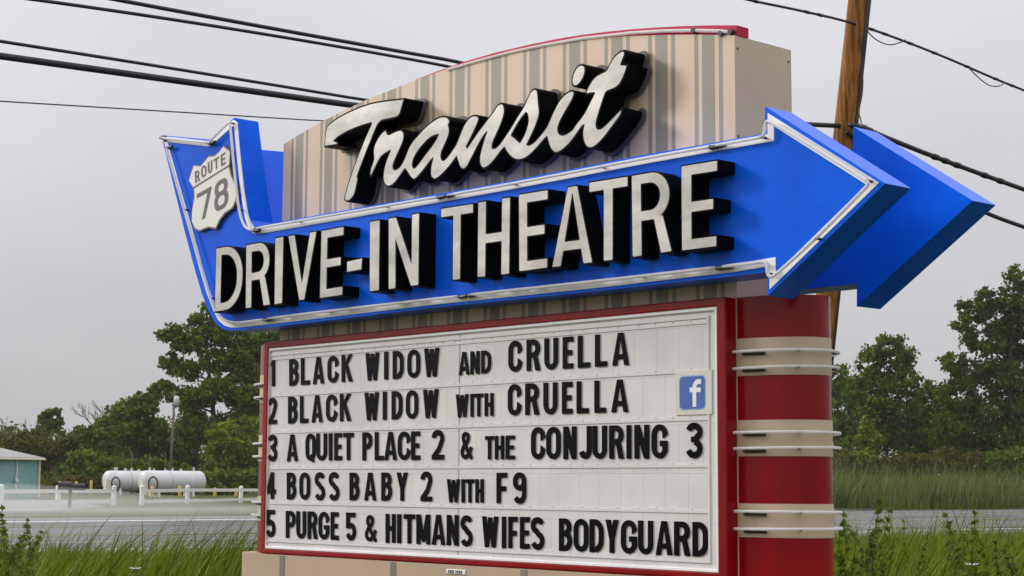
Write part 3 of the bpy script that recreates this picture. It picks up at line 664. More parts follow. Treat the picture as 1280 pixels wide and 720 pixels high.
for loops in ([T_px], [ran_px, a_hole, s_hole], [dot_px]):
    W2 = []
    for lp in loops:
        q = [tuple(on_y(x, y, SY)[[0, 2]]) for x, y in lp]
        W2.append(smooth_loop(smooth_loop(q)))
    allp = np.array(sum(W2, [])); st = .0075
    xs = np.arange(allp[:, 0].min()-.06, allp[:, 0].max()+.06, st); ys = np.arange(allp[:, 1].min()-.06, allp[:, 1].max()+.06, st)
    X, Y = np.meshgrid(xs, ys); Fv = f_poly(X, Y, W2)+1e-7
    idf = lambda u, v: (u, v)
    def lo(o): return [simplify(l, .0012) for l in contours(Fv-o, xs, ys)]
    mb = MB()
    def put(mb, loops_, y0, y1):
        # outer loop first
        loops_ = sorted(loops_, key=lambda l: -(max(p[0] for p in l)-min(p[0] for p in l)))
        solid(mb, loops_, idf, y0, y1)
    put(mb, lo(.007), SY, YB-.034); k = mb.build('script_letter', M['black'], sign)
    mb = MB(); put(mb, lo(-.008), SY-.003, SY+.004); mb.build('letter_face', M['silver'], k)
    mb = MB(); put(mb, lo(.032), YB-.035, YB-.020); mb.build('back_plate', M['plate'], k)
    for q in W2[0][::29]: MB().tube([(q[0], YB-.024, q[1]), (q[0], YB+.002, q[1])], .010, 6).build('standoff', M['clip'], k)

# --- route shield on the arrow's tail
Z6 = lambda *p: zq(220, 170, 5.5333, p)
sh_px = Z6((330,62),(378,100),(376,150),(373,210),(385,270),(412,330),(425,390),(418,450),(395,500),(340,540),(302,590),(277,645),(225,637),(160,662),(128,645),(106,600),(108,520),(124,430),(121,365),(86,306),(103,250),(119,200),(168,204),(196,170),(225,134),(268,130),(305,98))
SYs = AF-.030
q = [tuple(on_y(x, y, SYs)[[0, 2]]) for x, y in sh_px]; c = np.mean(np.array(q), 0)
sh = MB().prism(q, SYs, AF+.001).build('route_shield', M['shieldink'], sign)
qi = [tuple(np.array(p)+(c-np.array(p))/np.linalg.norm(c-np.array(p))*.016) for p in q]
MB().prism(qi, SYs-.003, SYs+.003).build('shield_face', M['shield'], sh)
mb = MB()
for ch, qd in [('R', Z6((129,247),(160,232),(165,308),(133,326))), ('O', Z6((172,212),(210,196),(212,274),(175,294))), ('U', Z6((219,184),(250,166),(252,246),(221,266))), ('T', Z6((258,164),(296,140),(297,216),(262,238))), ('E', Z6((308,132),(340,111),(343,190),(312,210))),
                ('7', Z6((143,404),(244,346),(245,538),(147,598))), ('8', Z6((262,330),(360,274),(362,478),(265,535)))]:
    wd, h, fn = quad_frame(qd, SYs-.005)
    k = .185 if ch in '78' else .21
    lp = glyph_loops(ch, wd, h, min(k*h*1.15, wd*.34), k*h*.78, (0.0,), 48)[0]
    mb = MB(); solid(mb, lp, fn, SYs-.0055, SYs-.002); mb.build('shield_numeral' if ch in '78' else 'shield_letter', M['shieldink'], sh)
bar = [tuple(on_y(x, y, SYs-.005)[[0, 2]]) for x, y in Z6((120,352),(372,196),(372,206),(122,363))]
MB().prism(bar, SYs-.0055, SYs-.002).build('shield_bar', M['shieldink'], sh)

# --- reader panel, red frame
W_, ZB_, H_ = -on_y(335.0, 560, 0)[0], 1.01413, 1.8
def ring_xz(mb, o, i, y0, y1):
    (x0, z0, x1, z1), (a0, b0, a1, b1) = o, i
    mb.prism([(x0, z0), (x1, z0), (x1, z1), (x0, z1)], y0, y1, [[(a0, b0), (a0, b1), (a1, b1), (a1, b0)]])
mb = MB(); ring_xz(mb, (-5.443, .972, .081, 2.874), (-W_, ZB_, 0, ZB_+H_), -.02, YB-.0005)
fr = mb.build('panel_frame', M['red'], sign); bevel(fr, .01, 2)
pn = MB().box((-W_-.004, .006, ZB_-.004), (.004, YB-.001, ZB_+H_+.004)).build('reader_panel', M['panel'], sign)
mb = MB(); ring_xz(mb, (-W_+.001, ZB_+.001, -.001, ZB_+H_-.001), (-W_+.006, ZB_+.024, -.022, ZB_+H_-.024), -.013, .008)
lip = mb.build('panel_lip', M['white'], pn); bevel(lip, .004, 1)
mb = MB(); mb.prism([(-W_+.02, ZB_+.062), (-.085, ZB_+.062), (-.085, ZB_+H_-.055), (-W_+.02, ZB_+H_-.055), (-W_+.02, ZB_+H_-.072), (-.100, ZB_+H_-.072), (-.100, ZB_+.074), (-W_+.02, ZB_+.074)], -.003, .0065)
mb.build('inner_edge', M['rail'], pn)
rows_z = []
for (xa, y1a, y2a) in ((889, 418, 482),):
    pass
rail_px = [(1, 884, 402), (1, 884, 462.5), (1, 884, 523), (1, 884, 582), (1, 884, 639.5), (1, 884, 700)]
RZ = [on_y(x, y, 0)[2] for _, x, y in rail_px]
rl = None
for z in RZ:
    # one long rail with small tabs standing up along its edge
    up_ = []; x = -W_+.10
    while x < -.16:
        wd = .05+.03*math.sin(x*7); up_ += [(x, z+.009), (x, z+.019), (x+wd, z+.019), (x+wd, z+.009)]; x += .18+.03*math.sin(x*9)
    MB().prism([(-W_+.04, z-.012), (-.09, z-.012), (-.09, z+.009)]+up_[::-1]+[(-W_+.04, z+.009)], -.0005, .0065).build('letter_rail', M['rail'], pn)
zs = [on_y(573, y, 0)[2] for y in (405, 700)]; xs_ = on_y(573, 550, 0)[0]
MB().box((xs_-.004, .003, ZB_+.03), (xs_+.004, .0065, ZB_+H_-.03)).build('panel_seam', M['seam'], pn)
# --- columns with tan bands and neon rings at both ends
def half_oval(x0, sgn, a, r, z0, z1, yc, n=28, inset=0.0):
    out = []
    for i in range(n+1):
        t = math.pi*i/n; out.append((x0+sgn*a*math.sin(t), yc-r*math.cos(t)))
    return out
YC = DY; RC = (YK-YB)/2
BANDS = [(2.338, 2.592), (1.796, 2.038), (1.256, 1.480)]
RINGS = [(2.388, 2.500), (1.845, 1.955), (1.310, 1.424)]
def column(x0, sgn, a):
    prof = half_oval(x0, sgn, a, RC, 0, 0, YC)
    def wall(mb, prof, z0, z1):
        n = len(prof); mb.add([(x, y, z0) for x, y in prof]+[(x, y, z1) for x, y in prof], [(i, i+1, n+i+1, n+i) for i in range(n-1)]+[tuple(range(n)), tuple(range(n, 2*n))])
    mb = MB(); wall(mb, prof, 0.90, 2.876); c = mb.build('column', M['red'], sign); auto_smooth(c)
    for (z0, z1), rz in zip(BANDS, RINGS):
        pb = half_oval(x0, sgn, a+.004, RC+.004, 0, 0, YC)
        mb = MB(); wall(mb, pb, z0, z1); b = mb.build('column_band', M['tan'], c); auto_smooth(b)
        for k, z in enumerate(rz):
            z += random.uniform(-.006, .006)
            pr = half_oval(x0+sgn*.0, sgn, a+.055, RC+.050, 0, 0, YC, 30)
            pts = [(pr[0][0]-sgn*.03, YC-RC+.0, z)]+[(x, y, z+.006*math.sin(3*i/30+k)) for i, (x, y) in enumerate(pr)]+[(pr[-1][0]-sgn*.03, YC+RC, z)]
            MB().tube(chaikin(pts, 1), .0105, 8).build('neon_tube', M['tube'], c, True)
        for z in rz:
            for i in (2, 9, 21, 28):
                t = math.pi*i/30
                MB().tube([(x0+sgn*(a-.01)*math.sin(t), YC-(RC-.01)*math.cos(t), z), (x0+sgn*(a+.062)*math.sin(t), YC-(RC+.057)*math.cos(t), z)], .008, 6).build('tube_support', M['clip'], c)
            for i0 in (1.2,):
                t = math.pi*i0/30
                MB().tube([(x0+sgn*(a+.02)*math.sin(t), YC-(RC+.025)*math.cos(t), z-.012), (x0+sgn*(a+.02)*math.sin(t+.33), YC-(RC+.025)*math.cos(t+.33), z-.012)], .014, 6).build('tube_socket', M['clip'], c)
    return c
column(XR, 1, 0.50)
column(-5.44, -1, 0.50)
# --- base
prof = [(-5.62, -.022), (.32, -.022)]+[(.32+.62*math.sin(math.pi*i/20), YC-(YC+.022)*math.cos(math.pi*i/20)) for i in range(1, 20)]+[(.32, 2*YC+.022), (-5.62, 2*YC+.022)]+[(-5.62-.37*math.sin(math.pi*i/20), YC+(YC+.022)*math.cos(math.pi*i/20)) for i in range(1, 20)]
mb = MB(); n = len(prof); mb.add([(x, y, -.02) for x, y in prof]+[(x, y, .968) for x, y in prof], [(i, (i+1) % n, n+(i+1) % n, n+i) for i in range(n)]+[tuple(range(n)), tuple(range(n, 2*n))])
bs = mb.build('base', M['basetan'], sign); auto_smooth(bs, 30)
for k in range(4):
    x = -5.08+1.579*k; MB().box((x-.036, -.026, -.02), (x+.036, -.02, .962)).build('base_strip', M['basestrip'], bs)
pp = [on_y(x, y, -.03) for x, y in ((557.5, 711), (581.5, 718.5))]
pl = MB().box((pp[0][0], -.032, pp[1][2]), (pp[1][0], -.020, pp[0][2])).build('maker_plate', M['white'], bs); bevel(pl, .004, 1)
mb = MB()
xx = pp[0][0]+.03; zz = (pp[0][2]+pp[1][2])/2
while xx < pp[1][0]-.04:
    wd = random.uniform(.012, .022); MB().box((xx, -.0335, zz-.012), (xx+wd, -.0315, zz+.012)).build('plate_mark', M['shieldink'], pl); xx += wd+random.choice((.007, .007, .007, .02))

# ================================================================== CHANGEABLE LETTERS ON THE READER BOARD (things of their own)
S3 = 1280/300
ZR = {1: (320, 420, S3), 2: (600, 400, S3), 3: (320, 470, S3), 4: (600, 460, S3), 5: (320, 530, S3), 6: (600, 520, S3), 7: (320, 580, 1280/360), 8: (320, 630, S3), 9: (600, 630, S3)}
# line, zoom, text, extents of each character, top at left/right, bottom at left/right
WORDS = [
 (1, 1, '1', [(78, 98)], 128, 128, 269, 268), (1, 1, 'BLACK', [(176, 224), (238, 284), (302, 360), (380, 436), (455, 512)], 125, 97, 266, 242),
 (1, 1, 'WIDOW', [(583, 654), (682, 702), (728, 784), (806, 872), (896, 974)], 92, 61, 239, 215), (1, 1, 'AND', [(1080, 1136), (1142, 1190), (1200, 1250)], 86, 75, 209, 197),
 (1, 2, 'CRUELLA', [(150, 220), (247, 318), (342, 413), (440, 494), (520, 584), (612, 675), (704, 792)], 113, 64, 278, 239),
 (2, 3, '2', [(63, 108)], 117, 114, 257, 255), (2, 3, 'BLACK', [(170, 218), (233, 276), (295, 352), (372, 430), (446, 504)], 111, 93, 254, 239),
 (2, 3, 'WIDOW', [(578, 652), (675, 694), (722, 778), (798, 862), (890, 970)], 89, 68, 238, 222), (2, 3, 'WITH', [(1065, 1130), (1142, 1158), (1162, 1210), (1218, 1264)], 98, 90, 221, 212),
 (2, 4, 'CRUELLA', [(147, 217), (240, 312), (337, 410), (436, 490), (514, 577), (609, 669), (699, 788)], 87, 59, 254, 234),
 (3, 5, '3', [(62, 110)], 57, 56, 201, 199), (3, 5, 'A', [(163, 220)], 56, 55, 200, 198), (3, 5, 'QUIET', [(263, 315), (320, 376), (387, 404), (416, 456), (464, 518)], 51, 46, 196, 192),
 (3, 5, 'PLACE', [(566, 617), (632, 678), (683, 748), (755, 820), (826, 872)], 44, 38, 194, 191), (3, 5, '2', [(936, 1000)], 31, 30, 190, 189), (3, 5, '&', [(1090, 1148)], 42, 41, 188, 187),
 (3, 6, 'THE', [(26, 72), (78, 126), (136, 183)], 107, 103, 232, 230), (3, 6, 'CONJURING', [(271, 343), (352, 428), (443, 512), (526, 592), (598, 674), (688, 764), (780, 804), (822, 900), (914, 998)], 60, 43, 231, 226), (3, 6, '3', [(1097, 1183)], 35, 34, 226, 226),
 (4, 7, '4', [(47, 85)], 36, 36, 155, 156), (4, 7, 'BOSS', [(136, 176), (192, 238), (260, 304), (322, 368)], 38, 35, 157, 161), (4, 7, 'BABY', [(415, 457), (480, 532), (556, 602), (624, 672)], 38, 37, 161, 164),
 (4, 7, '2', [(730, 780)], 33, 32, 165, 166), (4, 7, 'WITH', [(848, 904), (912, 926), (930, 968), (974, 1010)], 67, 67, 171, 172), (4, 7, 'F9', [(1068, 1114), (1141, 1198)], 39, 36, 174, 178),
 (5, 8, '5', [(52, 100)], 30, 31, 176, 179), (5, 8, 'PURGE', [(158, 208), (214, 264), (274, 325), (332, 388), (397, 437)], 36, 43, 181, 192), (5, 8, '5', [(478, 530)], 45, 46, 194, 196), (5, 8, '&', [(580, 637)], 58, 59, 198, 202),
 (5, 8, 'HITMANS', [(690, 742), (752, 772), (786, 846), (854, 926), (936, 1006), (1016, 1078), (1090, 1152)], 52, 60, 206, 226),
 (5, 9, 'WIFES', [(10, 95), (115, 136), (150, 198), (212, 262), (270, 340)], 65, 70, 230, 243), (5, 9, 'BODYGUARD', [(420, 488), (498, 576), (583, 656), (668, 736), (750, 834), (842, 920), (936, 1024), (1034, 1118), (1132, 1214)], 76, 97, 250, 282)]
ORD = ['first', 'second', 'third', 'fourth', 'fifth', 'sixth', 'seventh', 'eighth', 'ninth', 'tenth']
LINE = ['', 'top line', 'second line', 'third line', 'fourth line', 'bottom line']
cnt = {}
LF = -.0045
for line, z, text, ext, t0, t1, b0, b1 in WORDS:
    cnt[line] = cnt.get(line, 0)+1
    ox, oy, s3 = ZR[z]; xa, xb = ext[0][0], ext[-1][1]
    for k, (ch, (l, r)) in enumerate(zip(text, ext)):
        tt = lambda x: t0+(t1-t0)*(x-xa)/max(1, xb-xa); bb = lambda x: b0+(b1-b0)*(x-xa)/max(1, xb-xa)
        q = zq(ox, oy, s3, [(l, tt(l)), (r, tt(r)), (r, bb(r)), (l, bb(l))])
        wd, h, fn = quad_frame(q, LF)
        s = wd if ch == 'I' else min(.195*h, wd*.40)
        if text == '1': s = wd*.72
        lp = glyph_loops(ch, wd, h, s, .162*h, (0.0,), 56)[0]
        mb = MB(); solid(mb, lp, fn, LF, LF+.007)
        isn = ch.isdigit(); what = 'ampersand' if ch == '&' else ('numeral '+ch if isn else 'letter '+ch)
        small = 'small ' if text in ('AND', 'WITH', 'THE') else ''
        o = recenter(mb.build('changeable_letter' if not isn else 'changeable_numeral', M['letter']))
        if len(text) > 1: lab = f"{small}black {what}, {ORD[k]} character of the {ORD[cnt[line]-1]} word, {LINE[line]} of reader board"
        else: lab = f"black {what} standing alone, {ORD[cnt[line]-1]} word in the {LINE[line]} of reader board"
        tag(o, lab, 'letter' if not isn else 'numeral', 'changeable letters on the reader board')
# square social media badge hung in the second line
pb = [on_y(x, y, -.012)[[0, 2]] for x, y in ((843.3, 519.0), (888.2, 461.8))]
bdg = empty('badge', (pb[0][0], -.012, pb[0][1]), 'blue rounded square badge with white letter f on the reader board', 'badge')
MB().box((pb[0][0], -.0035, pb[0][1]), (pb[1][0], .0045, pb[1][1])).build('backing_plate', M['cream'], bdg)
pi_ = [on_y(x, y, -.015)[[0, 2]] for x, y in ((847.6, 512.9), (880.6, 468.0))]
def rr(x0, z0, x1, z1, r, n=6):
    out = []
    for cx_, cz_, a0 in ((x1-r, z1-r, 0), (x0+r, z1-r, 90), (x0+r, z0+r, 180), (x1-r, z0+r, 270)):
        out += [(cx_+r*math.cos(R(a0+90*i/n)), cz_+r*math.sin(R(a0+90*i/n))) for i in range(n+1)]
    return out
rm = MB().prism(rr(pi_[0][0], pi_[0][1], pi_[1][0], pi_[1][1], .035), -.0050, -.003).build('badge_rim', M['badgerim'], bdg)
fc = MB().prism(rr(pi_[0][0]+.008, pi_[0][1]+.008, pi_[1][0]-.008, pi_[1][1]-.008, .03), -.0065, -.0045).build('badge_face', M['badge'], bdg)
wd, h, fn = quad_frame(zq(840, 460, 12, [(250, 168), (420, 166), (420, 580), (250, 582)]), -.018)
lp = glyph_loops('f', wd, h, .175*h, .17*h, (0.0,), 56)[0]
mb = MB(); solid(mb, lp, fn, -.0080, -.0060); mb.build('badge_letter', M['white'], fc)

# ================================================================== UTILITY POLE AND WIRES
_pa, _pb = on_y(1073, 0, 11.9), on_y(1035, 364, 11.9)
def pole_x(z): return _pb[0]+(z-_pb[2])*(_pa[0]-_pb[0])/(_pa[2]-_pb[2])
pole = empty('utility_pole', (pole_x(0), 11.9, 0), 'leaning brown wooden utility pole behind the sign', 'utility pole')
pts = [(pole_x(z), 11.9, z) for z in (-.3, 2, 4, 6, 8, 10, 12)]
MB().tube(pts, [.185, .182, .178, .168, .156, .145, .135], 16).build('shaft', M['wood'], pole, True)
off = Vector((RGT[0], RGT[1], 0))*.135+Vector((-FWD[0], -FWD[1], 0))*.08
MB().tube([(pole_x(z)+off.x, 11.9+off.y, z) for z in (0, 3, 6, 8, 10)], .045, 8).build('conduit', M['conduit'], pole, True)
px_att = on_x(1078, 157, -7.75)
MB().tube([(px_att[0], px_att[1], px_att[2]-.02), (px_att[0]-.02, px_att[1]-.12, px_att[2]+.35)], .012, 6).tube([(px_att[0], px_att[1]-.3, px_att[2]), (px_att[0], px_att[1]+.1, px_att[2])], .03, 6).build('guy_bracket', M['galv'], pole)
def wire(px, X, rad, label, name='overhead_wire', jag=0):
    P = [on_x(x, y, X) for x, y in px]
    P = chaikin([tuple(p) for p in P], 2)
    mb = MB().tube(P, rad, 8)
    if jag:
        PP = resample(P, 1.0)
        for p in PP[1:-1:1]:
            if random.random() < .45: mb.tube([(p[0], p[1]-.05, p[2]), (p[0], p[1]+.05, p[2])], rad*1.3, 6)
    return tag(recenter(mb.build(name, M['cable'], None, True)), label, 'wire')
XW = -7.85
def thru(a, b, q, k=10):
    """quadratic through photo points a, b, q"""
    t = np.linspace(a[0], q[0], k); c = np.polyfit([a[0], b[0], q[0]], [a[1], b[1], q[1]], 2); return [(x, float(np.polyval(c, x))) for x in t]
wire(thru((-140, 50.5), (0, 70), (440, 131.5))+[(560, 146), (700, 158), (850, 160), (960, 153), (1062, 158)], XW, .036, 'thickest black cable on the left, fourth from the top of five', 'overhead_cable')
wire(thru((-140, 30), (0, 51.5), (456, 125))+[(560, 139), (700, 156), (850, 172), (960, 182), (1055, 192)], XW, .018, 'black wire just above the thickest cable on the left', 'overhead_wire')
wire(thru((-140, -24), (40, -1), (556, 82))+[(700, 112), (850, 148), (960, 172), (1055, 192)], XW, .019, 'second black wire from the top left, passing behind the striped board')
wire(thru((0, -28), (148, 0), (578, 78))+[(700, 108), (850, 148), (960, 174), (1055, 194)], XW, .023, 'topmost thick black wire from the top edge down to the red trim')
wire(thru((-140, 118), (0, 126.5), (400, 151))+[(700, 166), (900, 180), (1055, 195)], XW, .007, 'thinnest dark wire crossing low behind the upright of the arrow tail')
wire([(1062, 156), (1082, 161), (1110, 173), (1150, 189), (1200, 208), (1280, 237), (1400, 279)], -7.6, .040, 'thick black cable from the pole down to the right edge', 'overhead_cable', 1)
wire([(1058, 165), (1100, 195), (1160, 232), (1233, 267), (1280, 284), (1400, 325)], -7.7, .036, 'lower black cable showing right of the rear arrow point', 'overhead_cable')
wire([(880, -14), (935, 0), (1000, 13), (1065, 28), (1130, 51), (1190, 75), (1240, 97), (1280, 113), (1400, 160)], -7.55, .020, 'lashed black communication wire crossing the pole near the top right', 'overhead_wire', 1)
wire([(1080, 30), (1086, 42), (1098, 52), (1112, 57), (1126, 53), (1132, 50)], -7.5, .009, 'thin drooping loop of wire hanging right of the pole top', 'wire_loop')
wire([(1212, 86), (1226, 100), (1238, 108), (1250, 108), (1256, 103)], -7.5, .009, 'thin drooping loop of wire hanging near the right edge', 'wire_loop')
wire([(1074, 40), (1079, 95), (1078, 118), (1073, 140), (1072, 152)], -7.45, .010, 'thin ground wire running down the pole to the cable', 'ground_wire')

# ================================================================== ACROSS THE ROAD
# --- teal shed
D = 176.0
q0 = on_z(48, 622); q1 = on_z(-110, 622.6)
shed = empty('metal_shed', (q0[0], q0[1], 0), 'teal ribbed metal shed with pale low roof at the left edge', 'shed')
u = np.array([q1[0]-q0[0], q1[1]-q0[1]]); Ls = np.linalg.norm(u); u /= Ls; nrm = np.array([-u[1], u[0]])
if nrm@(np.array([CAM[0], CAM[1]])-q0[:2]) > 0: nrm = -nrm
hw = 4.0
def sp(a, d, z): p = q0[:2]+u*a+nrm*d; return (p[0], p[1], z)
mb = MB(); k = 90; vs = []; 
for i in range(k+1):
    a = Ls*i/k; d = (.04 if i % 2 else 0.0); vs += [sp(a, d, 0), sp(a, d, hw)]
mb.add(vs, [(2*i, 2*i+2, 2*i+3, 2*i+1) for i in range(k)])
mb.add([sp(0, 0, 0), sp(0, 9, 0), sp(0, 9, hw), sp(0, 0, hw)], [(0, 1, 2, 3)]); mb.add([sp(Ls, 0, 0), sp(Ls, 9, 0), sp(Ls, 9, hw), sp(Ls, 0, hw)], [(0, 1, 2, 3)])
mb.add([sp(0, 9, 0), sp(Ls, 9, 0), sp(Ls, 9, hw), sp(0, 9, hw)], [(0, 1, 2, 3)])
mb.build('wall', M['teal'], shed, recalc=False)
mb = MB(); rz = 5.6
mb.add([sp(-.35, -.4, hw), sp(Ls+.3, -.4, hw), sp(Ls+.3, 4.5, rz), sp(5.0, 4.5, rz), sp(-.35, 9.4, hw), sp(Ls+.3, 9.4, hw),
        sp(-.35, -.4, hw-.18), sp(Ls+.3, -.4, hw-.18), sp(-.35, 9.4, hw-.18)],
       [(0, 1, 2, 3), (0, 3, 4), (3, 2, 5, 4), (6, 7, 1, 0), (6, 0, 4, 8)])
rf = mb.build('roof', M['roof'], shed)
mb = MB(); a_ = sp(7, 4.4, rz-.1); mb.tube([a_, (a_[0], a_[1], rz+.6)], .45, 10); mb.build('vent', M['roof'], rf)
mb = MB()
for z in (hw-.17,): mb.tube([sp(-.37, -.45, z), sp(Ls, -.45, z)], .11, 6)
mb.build('gutter', M['trim'], shed)
mb = MB(); mb.tube([sp(.05, -.06, 0), sp(.05, -.06, hw-.1)], .12, 6); mb.build('corner_trim', M['trim'], shed)
mb = MB(); mb.tube([sp(2.9, -.12, .7), sp(2.9, -.12, hw-.2)], .06, 6).tube([sp(3.05, -.14, .6), sp(3.05, -.14, 2.0)], .05, 6).box(tuple(np.array(sp(3.05, -.3, 1.7))-.12), tuple(np.array(sp(3.05, -.3, 1.7))+.16)); mb.build('downspout', M['fence'], shed)
# --- white board fences
def fence(pp, label, rails):
    P = [on_z(x, y) for x, y in pp]; o = empty('board_fence', (P[0][0], P[0][1], 0), label, 'fence')
    d = np.array(P[-1])-np.array(P[0]); d /= np.linalg.norm(d)
    posts = []
    for a, b in zip(P, P[1:]): posts.append(a)
    posts.append(P[-1])
    proto = None
    for p in posts:
        if proto is None:
            proto = MB().box((p[0]-.12, p[1]-.12, 0), (p[0]+.12, p[1]+.12, 1.28)).add([(p[0]-.15, p[1]-.15, 1.281), (p[0]+.15, p[1]-.15, 1.281), (p[0]+.15, p[1]+.15, 1.281), (p[0]-.15, p[1]+.15, 1.281), (p[0], p[1], 1.42)], [(3, 2, 1, 0), (0, 1, 4), (1, 2, 4), (2, 3, 4), (3, 0, 4)]).build('post', M['fence'], o)
        else:
            c = proto.copy(); COL.objects.link(c); c.location = (p[0]-P[0][0], p[1]-P[0][1], random.uniform(-.04, .04))
    nn = np.array([-d[1], d[0], 0])*.045
    for z0, z1 in rails:
        for a, b in zip(P, P[1:]):
            a = np.array(a); b = np.array(b); j = [random.uniform(-.03, .03) for _ in range(2)]
            tn = np.array([0, 0, 1.0])
            vs = [a-nn+tn*(z0+j[0]), b-nn+tn*(z0+j[1]), b+nn+tn*(z0+j[1]), a+nn+tn*(z0+j[0]), a-nn+tn*(z1+j[0]), b-nn+tn*(z1+j[1]), b+nn+tn*(z1+j[1]), a+nn+tn*(z1+j[0])]
            MB().add(vs, [(0, 3, 2, 1), (4, 5, 6, 7), (0, 1, 5, 4), (1, 2, 6, 5), (2, 3, 7, 6), (3, 0, 4, 7)]).build('rail', M['fence'], o)
    return o
fence([(-60, 637.5), (1, 635), (72, 632.5), (142, 631.5)], 'low white board fence in front of the teal shed and mailbox', [(.12, .40), (.88, 1.12)])
fence([(177, 630.8), (234, 629.5), (301, 628.2), (380, 626.8)], 'low white board fence in front of the two white tanks', [(.12, .36), (.88, 1.12)])
# --- mailbox
p = on_z(87, 635.5)
mbx = empty('mailbox', (p[0], p[1], 0), 'black roadside mailbox on a post by the white fence', 'mailbox')
MB().box((p[0]-.08, p[1]-.08, 0), (p[0]+.08, p[1]+.08, 1.15)).build('post', M['conduit'], mbx)
dirb = np.array([RGT[0], RGT[1]]); db2 = np.array([FWD[0], FWD[1]]); db2 /= np.linalg.norm(db2)
def mailb(c, l, wv, h, z):
    sec = [(-wv, 0), (wv, 0)]+[(wv*math.cos(R(t)), h*.55+wv*math.sin(R(t))*.9) for t in range(0, 181, 30)]
    vs = []
    for s_ in (-l, l):
        for a_, b_ in sec: q = c+dirb*s_+db2*a_; vs.append((q[0], q[1], z+b_))
    n_ = len(sec); return vs, [tuple(range(n_)), tuple(range(n_, 2*n_))]+[(i, (i+1) % n_, n_+(i+1) % n_, n_+i) for i in range(n_)]
mb = MB(); mb.add(*mailb(p[:2]-dirb*.30, .42, .20, .55, 1.12)); mb.build('box', M['mailbox'], mbx)
mb = MB(); mb.add(*mailb(p[:2]+dirb*.52, .36, .17, .45, 1.10)); mb.build('newspaper_tube', M['mailbox'], mbx)
MB().tube([(p[0]+dirb[0]*.9, p[1]+dirb[1]*.9, 1.15), (p[0]+dirb[0]*1.05, p[1]+dirb[1]*1.05, 1.62)], .035, 6).build('flag', M['mailbox'], mbx)
# --- white horizontal tanks
def tank(px0, px1, ybase, hpx, label, grp):
    D_ = None
    a = on_z(px0, ybase); D_ = (a-CAM)@FWD; k = D_/F_PX
    rad = hpx*k/2; ln = (px1-px0)*k
    ax = np.array([RGT[0], RGT[1], 0])*.80+np.array([FWD[0], FWD[1], 0])*.75; ax /= np.linalg.norm(ax)
    c0 = np.array([a[0], a[1], 0])+np.array([RGT[0], RGT[1], 0])*rad*.3; zc = rad+.45
    o = empty('storage_tank', (c0[0], c0[1], 0), label, 'tank', grp)
    prof = [(0, .02), (.05*rad, .55*rad), (.13*rad, .84*rad), (.24*rad, .96*rad), (.4*rad, rad)]
    L_ = ln*1.15
    prof = prof+[(L_-x, r) for x, r in reversed(prof)]
    pts = [tuple(c0+ax*t+np.array([0, 0, zc])) for t, r in prof]
    MB().tube(pts, [r for t, r in prof], 28).build('shell', M['tank'], o, True)
    for t in (.22, .78):
        q = c0+ax*L_*t; n_ = np.array([-ax[1], ax[0], 0])
        vs = []
        for s_ in (-.15, .15):
            for b_, z in ((-rad*.8, 0), (rad*.8, 0), (rad*.7, rad*.62+.2), (-rad*.7, rad*.62+.2)): vs.append(q+ax*s_+n_*b_+np.array([0, 0, z]))
        MB().add(vs, [(0, 1, 2, 3), (7, 6, 5, 4), (0, 4, 5, 1), (1, 5, 6, 2), (2, 6, 7, 3), (3, 7, 4, 0)]).build('saddle', M['fence'], o)
    for t in (.2, .38, .5, .64, .85):
        q = c0+ax*L_*t; MB().tube([(q[0], q[1], zc+rad-.05), (q[0], q[1], zc+rad+random.choice((.22, .3, .42)))], random.choice((.10, .16, .24)), 10).build('manhole', M['tank'], o)
    q = c0+ax*L_*.42; mb = MB(); n_ = np.array([-ax[1], ax[0], 0])
    for i in range(9):
        pass
    ringp = [tuple(q+(n_*math.cos(R(t))+np.array([0, 0, 1.0])*math.sin(R(t)))*(rad+.02)+np.array([0, 0, zc])) for t in range(0, 361, 20)]
    MB().tube(ringp, .05, 6).build('strap', M['galv'], o)
    # pump cabinet and coiled hose by the near end
    q = c0-np.array([FWD[0], FWD[1], 0])*(rad+.5)+np.array([RGT[0], RGT[1], 0])*rad*.55
    MB().box((q[0]-.35, q[1]-.35, .3), (q[0]+.35, q[1]+.35, 1.9)).build('pump_cabinet', M['cream'], o)
    h0 = q+np.array([RGT[0], RGT[1], 0])*1.0
    hz = [tuple(h0+np.array([RGT[0], RGT[1], 0])*.52*math.cos(R(t))+np.array([0, 0, 1.35+.85*math.sin(R(t))])) for t in range(0, 360*2+1, 24)]
    MB().tube(hz, .09, 6).build('hose', M['conduit'], o)
    return o
tank(127, 192, 618.8, 26.0, 'left white horizontal tank, partly behind the other one', 'white storage tanks')
tank(172, 250, 620.6, 27.5, 'right white horizontal tank, whole length in view', 'white storage tanks')
